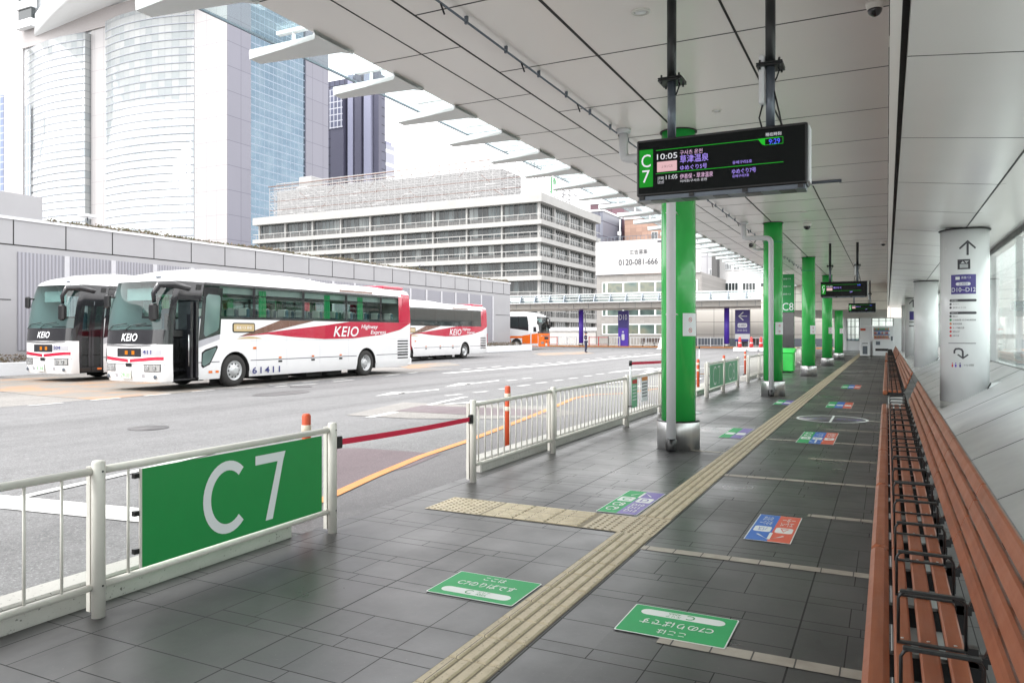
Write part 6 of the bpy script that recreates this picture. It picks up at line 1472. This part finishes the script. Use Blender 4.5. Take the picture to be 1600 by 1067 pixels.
# ============================================================ TOWER WITH CURVED GLASS BAYS
TY = 160.5; tX = lambda px: onY(px, 520, TY)[0]; TXC = tX(355); TYB = onX(513, 520, TXC)[1]; TH_ = 150
t = thing('office_tower', 'tall white office tower, lavender on its shaded side, with two curved glass bays on its bright side', 'building', (TXC, TY, 0))
pier = gridmat('tower_stone', (.36, .35, .355), (.22, .21, .225), 4.2, 7.2, .10, 'X', .35, var=.03); pier_shaded = gridmat('tower_stone_shaded', (.21, .21, .255), (.13, .13, .17), 5.2, 7.2, .14, 'Y', .45, var=.03)  # side copy is darker and bluer: the shaded face put into its colour
mb = MB(); mb.box((tX(6), TY + .5, 0), (TXC - .6, TYB, TH_)); mb.build('core', 'letter_white', t, True)
for a, b in ((6, 36), (142, 176), (304, 355)): mb = MB(); mb.box((tX(a), TY, 0), (tX(b), TY + 4, TH_)); mb.build('stone_pier', pier, t, True)
def bayglass(name, px0, px1, ztop, bulge, flat):
    x0, x1 = tX(px0) + .3, tX(px1) - .3; mb = MB(); n = 28; w_ = x1 - x0
    prof = [(x0 + w_ * i / n, TY + .4 - bulge * (1 - ((i / n - flat) / max(flat, 1 - flat)) ** 2)) for i in range(n + 1)]
    for i in range(n): (a, b), (c, d) = prof[i], prof[i + 1]; mb.face([(a, b, 0), (c, d, 0), (c, d, ztop), (a, b, ztop)], 0, True)
    mb.face([(a, b, ztop) for a, b in prof]); mb.face([(prof[-1][0], prof[-1][1], 0), (x1, TY + .5, 0), (x1, TY + .5, ztop), (prof[-1][0], prof[-1][1], ztop)]); mb.build(name, curt, t, True)
    for k in range(int(ztop / 2.35)):
        z = 2.35 * k; 
        for i in range(n): (a, b), (c, d) = prof[i], prof[i + 1]; lines.face([(a, b - .12, z), (c, d - .12, z), (c, d - .12, z + .26), (a, b - .12, z + .26)])
curt = gridmat('curtain_wall', (.5, .57, .6), (.14, .15, .17), 2.3, 2.35, .14, 'X', .06, metal=.28, var=.2, stops=[(0, (.33, .365, .38)), (.4, (.39, .415, .42)), (1, (.46, .475, .475))])
lines = MB()
ztop2 = onY(240, 22, TY)[2]; ztop1 = onY(110, 62, TY)[2]
bayglass('glass_bay', 38, 142, ztop1, 3.5, .62); bayglass('glass_bay', 176, 304, ztop2, 4.5, .35)
lines.build('floor_band', paint('band_grey', (.26, .28, .32), .5), t, True)
for px in (49, 185): 
    mb = MB(); x0 = tX(px); mb.box((x0, TY - (2.2 if px < 100 else 3.0), 0), (x0 + 3.2, TY - (2.0 if px < 100 else 2.8), (ztop1 if px < 100 else ztop2) * (.62 if px > 100 else .8))); mb.build('window_strip', gridmat('strip_%d' % px, (.22, .25, .28), (.55, .56, .58), 1.6, 4.7, .25, 'X', .2), t, True)
mb = MB(); mb.box((tX(36), TY - .4, ztop1 + 1), (tX(304), TY - .1, ztop2 + 6)); mb.build('brown_band', paint('brown_band', (.33, .31, .31), .5), t, True)
# sweeping eave
mb = MB(); n = 20; x0, x1 = tX(58), tX(330)
def eave(u, v):
    x = x0 + (x1 - x0) * u; a = math.sin(u * math.pi * .75); return (x, TY + 2 - (3 + 11 * a) * (1 if v in (1, 2) else 0), ztop2 + 3 + 7 * u + (0 if v < 2 else 7))
mb.grid(eave, [i / n for i in range(n + 1)], [0, 1, 2, 3]); mb.build('curved_eave', 'letter_white', t, True)
z0 = onY(60, 45, TY)[2]; mb = MB(); 
for k in range(5): mb.box((tX(38), TY - 3.0, z0 + 6.5 * k), (tX(62), TY - 1, z0 + 6.5 * k + 2.6), 0); mb.box((tX(40), TY - 2.4, z0 + 6.5 * k + 2.6), (tX(60), TY - 1, z0 + 6.5 * k + 6.5), 1)
mb.build('balcony', ['letter_white', 'glass_dark'], t, True)
ya, yb = onX(392, 520, TXC)[1], onX(478, 520, TXC)[1]
mb = MB(); mb.box((TXC - 4, TY + .05, 0), (TXC + .05, ya, TH_)); mb.box((TXC - 4, yb, 0), (TXC + .05, TYB, TH_ - 1)); mb.build('side_panel', pier_shaded, t, True)
blue = gridmat('blue_glass', (.30, .50, .68), (.24, .30, .38), 1.9, 2.35, .14, 'Y', .08, metal=.75, cells=False, stops=[(.25, (.09, .13, .17)), (.5, (.12, .165, .205)), (.8, (.17, .215, .245))], lwv=.34)  # cloudy noise puts the reflected sky into the glass colour
mb = MB(); mb.box((TXC - 4, ya, 0), (TXC - .5, yb, TH_)); mb.build('blue_glazing', blue, t, True)

# dark high-rise behind it
q0 = onY(513, 520, 250); q1 = onY(594, 520, 250); t = thing('dark_high_rise', 'dark ribbed high-rise standing behind the shaded lavender side of the tower', 'building', (q0[0], 250, 0))
dark = gridmat('dark_facade', (.075, .08, .13), (.03, .03, .045), 2.6, 3.6, .35, 'X', .4, var=.15); hT = onY(560, 118, 250)[2]
X5 = lambda px: onY(px, 520, 250)[0]
mb = MB(); mb.box((X5(500), 251, 0), (X5(588), 256, hT)); mb.build('body', dark, t, True)
for a, b, m_, y_ in ((524, 544, 'dkplain', 247), (548, 556, 'dklight', 248), (560, 570, 'dkplain', 247.5), (573, 584, 'dklight', 248), (586, 594, 'dkplain', 249)):
    M.setdefault('dkplain', paint('dark_stone', (.085, .085, .13), .5)) ; M.setdefault('dklight', paint('lilac_stone', (.30, .31, .42), .5))
    mb = MB(); mb.box((X5(a), y_, 0), (X5(b), 251, hT * (.94 if a == 524 else 1))); mb.build('pilaster', m_, t, True)
mb = MB(); mb.box((X5(523), 246.6, hT * .80), (X5(543), 246.9, hT * .95)); mb.build('window_grid', gridmat('white_grid', (.12, .13, .2), (.55, .56, .62), 1.9, 2.6, .4, 'X', .4), t, True)
t = thing('low_tower', 'small grey tower with pale window bands just right of the dark high-rise', 'building', (X5(600), 255, 0)); hh = onY(600, 222, 255)[2]
mb = MB(); mb.box((onY(586, 520, 258)[0], 258, 0), (onY(603, 520, 258)[0], 264, hh)); mb.build('body', gridmat('grey_bands', (.34, .35, .42), (.75, .77, .8), 60, 5.5, 1.4, 'X', .4), t, True); mb = MB(); mb.box((onY(588, 520, 258)[0], 259, hh), (onY(601, 520, 258)[0], 263, hh + 1.5)); mb.build('roof', 'dklight', t, True)
# dark sliver at the far left
q = onY(0, 150, 200); t = thing('side_tower', 'narrow dark blue glass building at the extreme left edge', 'building', (q[0], 200, 0)); x1_ = onY(5, 150, 200)[0]
mb = MB(); mb.box((x1_ - 30, 200, 0), (x1_, 220, q[2])); mb.build('body', gridmat('left_facade', (.12, .16, .28), (.35, .38, .45), 3, 3.2, .5, 'X', .3), t, True); mb = MB(); mb.box((x1_ - 29, 201, q[2]), (x1_ - .5, 219, q[2] + 2)); mb.build('roof', 'dklight', t, True)

# ============================================================ BLOCKS BEYOND THE FAR PLATFORM
Yb = 96.0; xb = lambda px, Y=Yb: onY(px, 520, Y)[0]; zb2 = lambda px, py, Y=Yb: onY(px, py, Y)[2]
t = thing('billboard_building', 'grey low building topped by a big white billboard with a telephone number', 'building', (xb(932), Yb, 0))
x0, x1 = xb(932), xb(1096); z1, z2 = zb2(985, 429), zb2(985, 376)
mb = MB(); mb.box((x0, Yb, 0), (x1, Yb + 25, z1)); mb.build('wall', gridmat('grey_brick', (.27, .26, .25), (.21, .205, .20), .6, .3, .02, 'X', .7, var=.08), t, True)
M['billboard'] = paint('billboard_white', (.44, .44, .44), .5, var=.03)
mb = MB(); mb.box((x0, Yb - .3, z1 + .05), (xb(1096), Yb, z2)); bb = mb.build('billboard', 'billboard', t, True)
xc = xb(998); text('0120-081-666', 'lettering', 'letter_dark', bb, (xc, Yb - .34, zb2(998, 409.5)), xb(1029) - xb(968), .80, world=True, depth=0, bold=.012); text('広告募集', 'lettering', 'letter_dark', bb, (xb(999), Yb - .34, zb2(999, 394)), xb(1013) - xb(985), .62, world=True, depth=0)
text('T', 'lettering', 'letter_dark', bb, (xb(1036), Yb - .34, zb2(1036, 383)), 1.3, 1.15, world=True, bold=.03, depth=0)
mb = MB(); a_, b_, c_, d_ = xb(981), xb(1018), zb2(999, 403), zb2(999, 387)
for p in ((a_, c_, b_, c_ + .06), (a_, d_ - .06, b_, d_), (a_, c_, a_ + .06, d_), (b_ - .06, c_, b_, d_)): mb.box((p[0], Yb - .32, p[1]), (p[2], Yb - .301, p[3]))
mb.build('frame', 'grey_pipe', bb, True)
for (ya_, yb_, mm) in ((440, 458, 'office_win'), (481, 494, 'office_win'), (506, 523, 'office_win')):
    if mm not in M: g = NG('office_win'); g.set(col=g.ramp(g.noise(.35, 2), [(.3, (.03, .045, .045)), (.5, (.09, .13, .12)), (.62, (.17, .18, .14)), (.75, (.05, .08, .09))]), rough=.1); M['office_win'] = g.m
    xs = [941, 948, 974, 999, 1024, 1049, 1074, 1090]
    for p0, p1 in zip(xs[:-1], xs[1:]):
        za_, zb_2 = zb2(p0, ya_), zb2(p0, yb_); za_, zb_2 = zb2(990, ya_), zb2(990, yb_)
        mb = MB(); mb.box((xb(p0), Yb - .08, zb_2), (xb(p1), Yb - .001, za_)); f_ = mb.build('window', 'letter_white', t, True); mb = MB(); mb.box((xb(p0) + .12, Yb - .10, zb_2 + .12), (xb(p1) - .12, Yb - .081, za_ - .12)); mb.build('pane', mm, f_, True)
mb = MB(); mb.box((x0, Yb + .1, z2), (x1, Yb + .15, z2 + .7)); mb.build('roof_rail', 'mid_pipe', t, True) if False else None
mb = MB()
for k in range(30): mb.box((x0 + k * .5, Yb + .1, z2), (x0 + k * .5 + .04, Yb + .14, z2 + .6))
mb.box((x0, Yb + .1, z2 + .56), (x1, Yb + .14, z2 + .62)); mb.build('roof_rail', 'mid_pipe', t, True)
mb = MB(); mb.tube([(xb(965), Yb + 1, z2), (xb(965), Yb + 1, z2 + 3)], .06, 6); mb.bbox((xb(962), Yb + .8, z2 + .9), (xb(966), Yb + 1.2, z2 + 1.4), .03); mb.build('aerial', 'letter_white', t, True)
def block(name, lab, px0, px1, Y, pyt, mat, wins=None, roof=True, dz=18):
    x0, x1 = xb(px0, Y), xb(px1, Y); z1 = onY((px0 + px1) / 2, pyt, Y)[2]; t = thing(name, lab, 'building', (x0, Y, 0)); mb = MB(); mb.box((x0, Y, 0), (x1, Y + dz, z1)); mb.build('wall', mat, t, True)
    mb = MB(); mb.box((x0 - .2, Y - .2, z1), (x1 + .2, Y + dz + .2, z1 + .5)); mb.build('roof', 'grey_pipe', t, True)
    for (a, b, c, d) in (wins or []):
        mb = MB(); mb.box((xb(a, Y), Y - .12, onY(b, d, Y)[2]), (xb(b, Y), Y - .001, onY(b, c, Y)[2])); f_ = mb.build('window', 'letter_white', t, True)
        mb = MB(); w_ = xb(b, Y) - xb(a, Y); n = 4
        for k in range(n): mb.box((xb(a, Y) + .1 + (w_ - .1) * k / n, Y - .16, onY(b, d, Y)[2] + .1), (xb(a, Y) + (w_ - .1) * (k + 1) / n, Y - .121, onY(b, c, Y)[2] - .1))
        mb.build('pane', 'glass_dark', f_, True)
    return t
block('apartment_building', 'maroon clad high building behind the billboard building', 922, 975, 190, 318, gridmat('maroon', (.13, .065, .085), (.07, .04, .05), 6, 4, .15, 'X', .5), [(957, 959, 340, 356), (962, 964, 338, 356), (966, 968, 338, 356)], dz=30)
block('apartment_building', 'brown brick building right behind the billboard, beside the maroon one', 976, 1050, 185, 341, gridmat('brown_brick', (.34, .22, .17), (.26, .17, .14), 1.5, 1.0, .06, 'X', .7), [(1018, 1028, 362, 374)])
block('office_building', 'dark grey narrow building wedged between the office block and the maroon building', 918, 942, 175, 331, gridmat('slate_facade', (.16, .17, .21), (.10, .10, .13), 3, 3.6, .3, 'X', .4))
block('office_building', 'pale grey ribbed building right of the nearest green column', 1093, 1119, 120, 392, gridmat('grey_ribs', (.42, .42, .44), (.28, .28, .30), 1.2, 3.4, .2, 'X', .6), [(1108, 1112, 420, 440)])
block('apartment_building', 'white building with two rows of dark windows right of the nearest green column', 1119, 1260, 112, 370, paint('white_render', (.50, .50, .50), .6, var=.05, scale=.3), [(1133, 1143, 411, 422), (1146, 1156, 411, 422), (1133, 1154, 441, 457), (1160, 1181, 441, 457), (1188, 1212, 441, 457), (1160, 1182, 405, 420)])
block('office_building', 'low pale annex at the foot of the office block, left of the far purple column', 800, 931, 99, 517, paint('annex', (.48, .47, .46), .6), [])
block('stair_tower', 'slim pinkish stair tower with stacked landings between the grey and white buildings', 1112, 1120, 110, 392, gridmat('stair_bands', (.46, .38, .36), (.10, .10, .10), 40, 3.6, 1.6, 'X', .6))
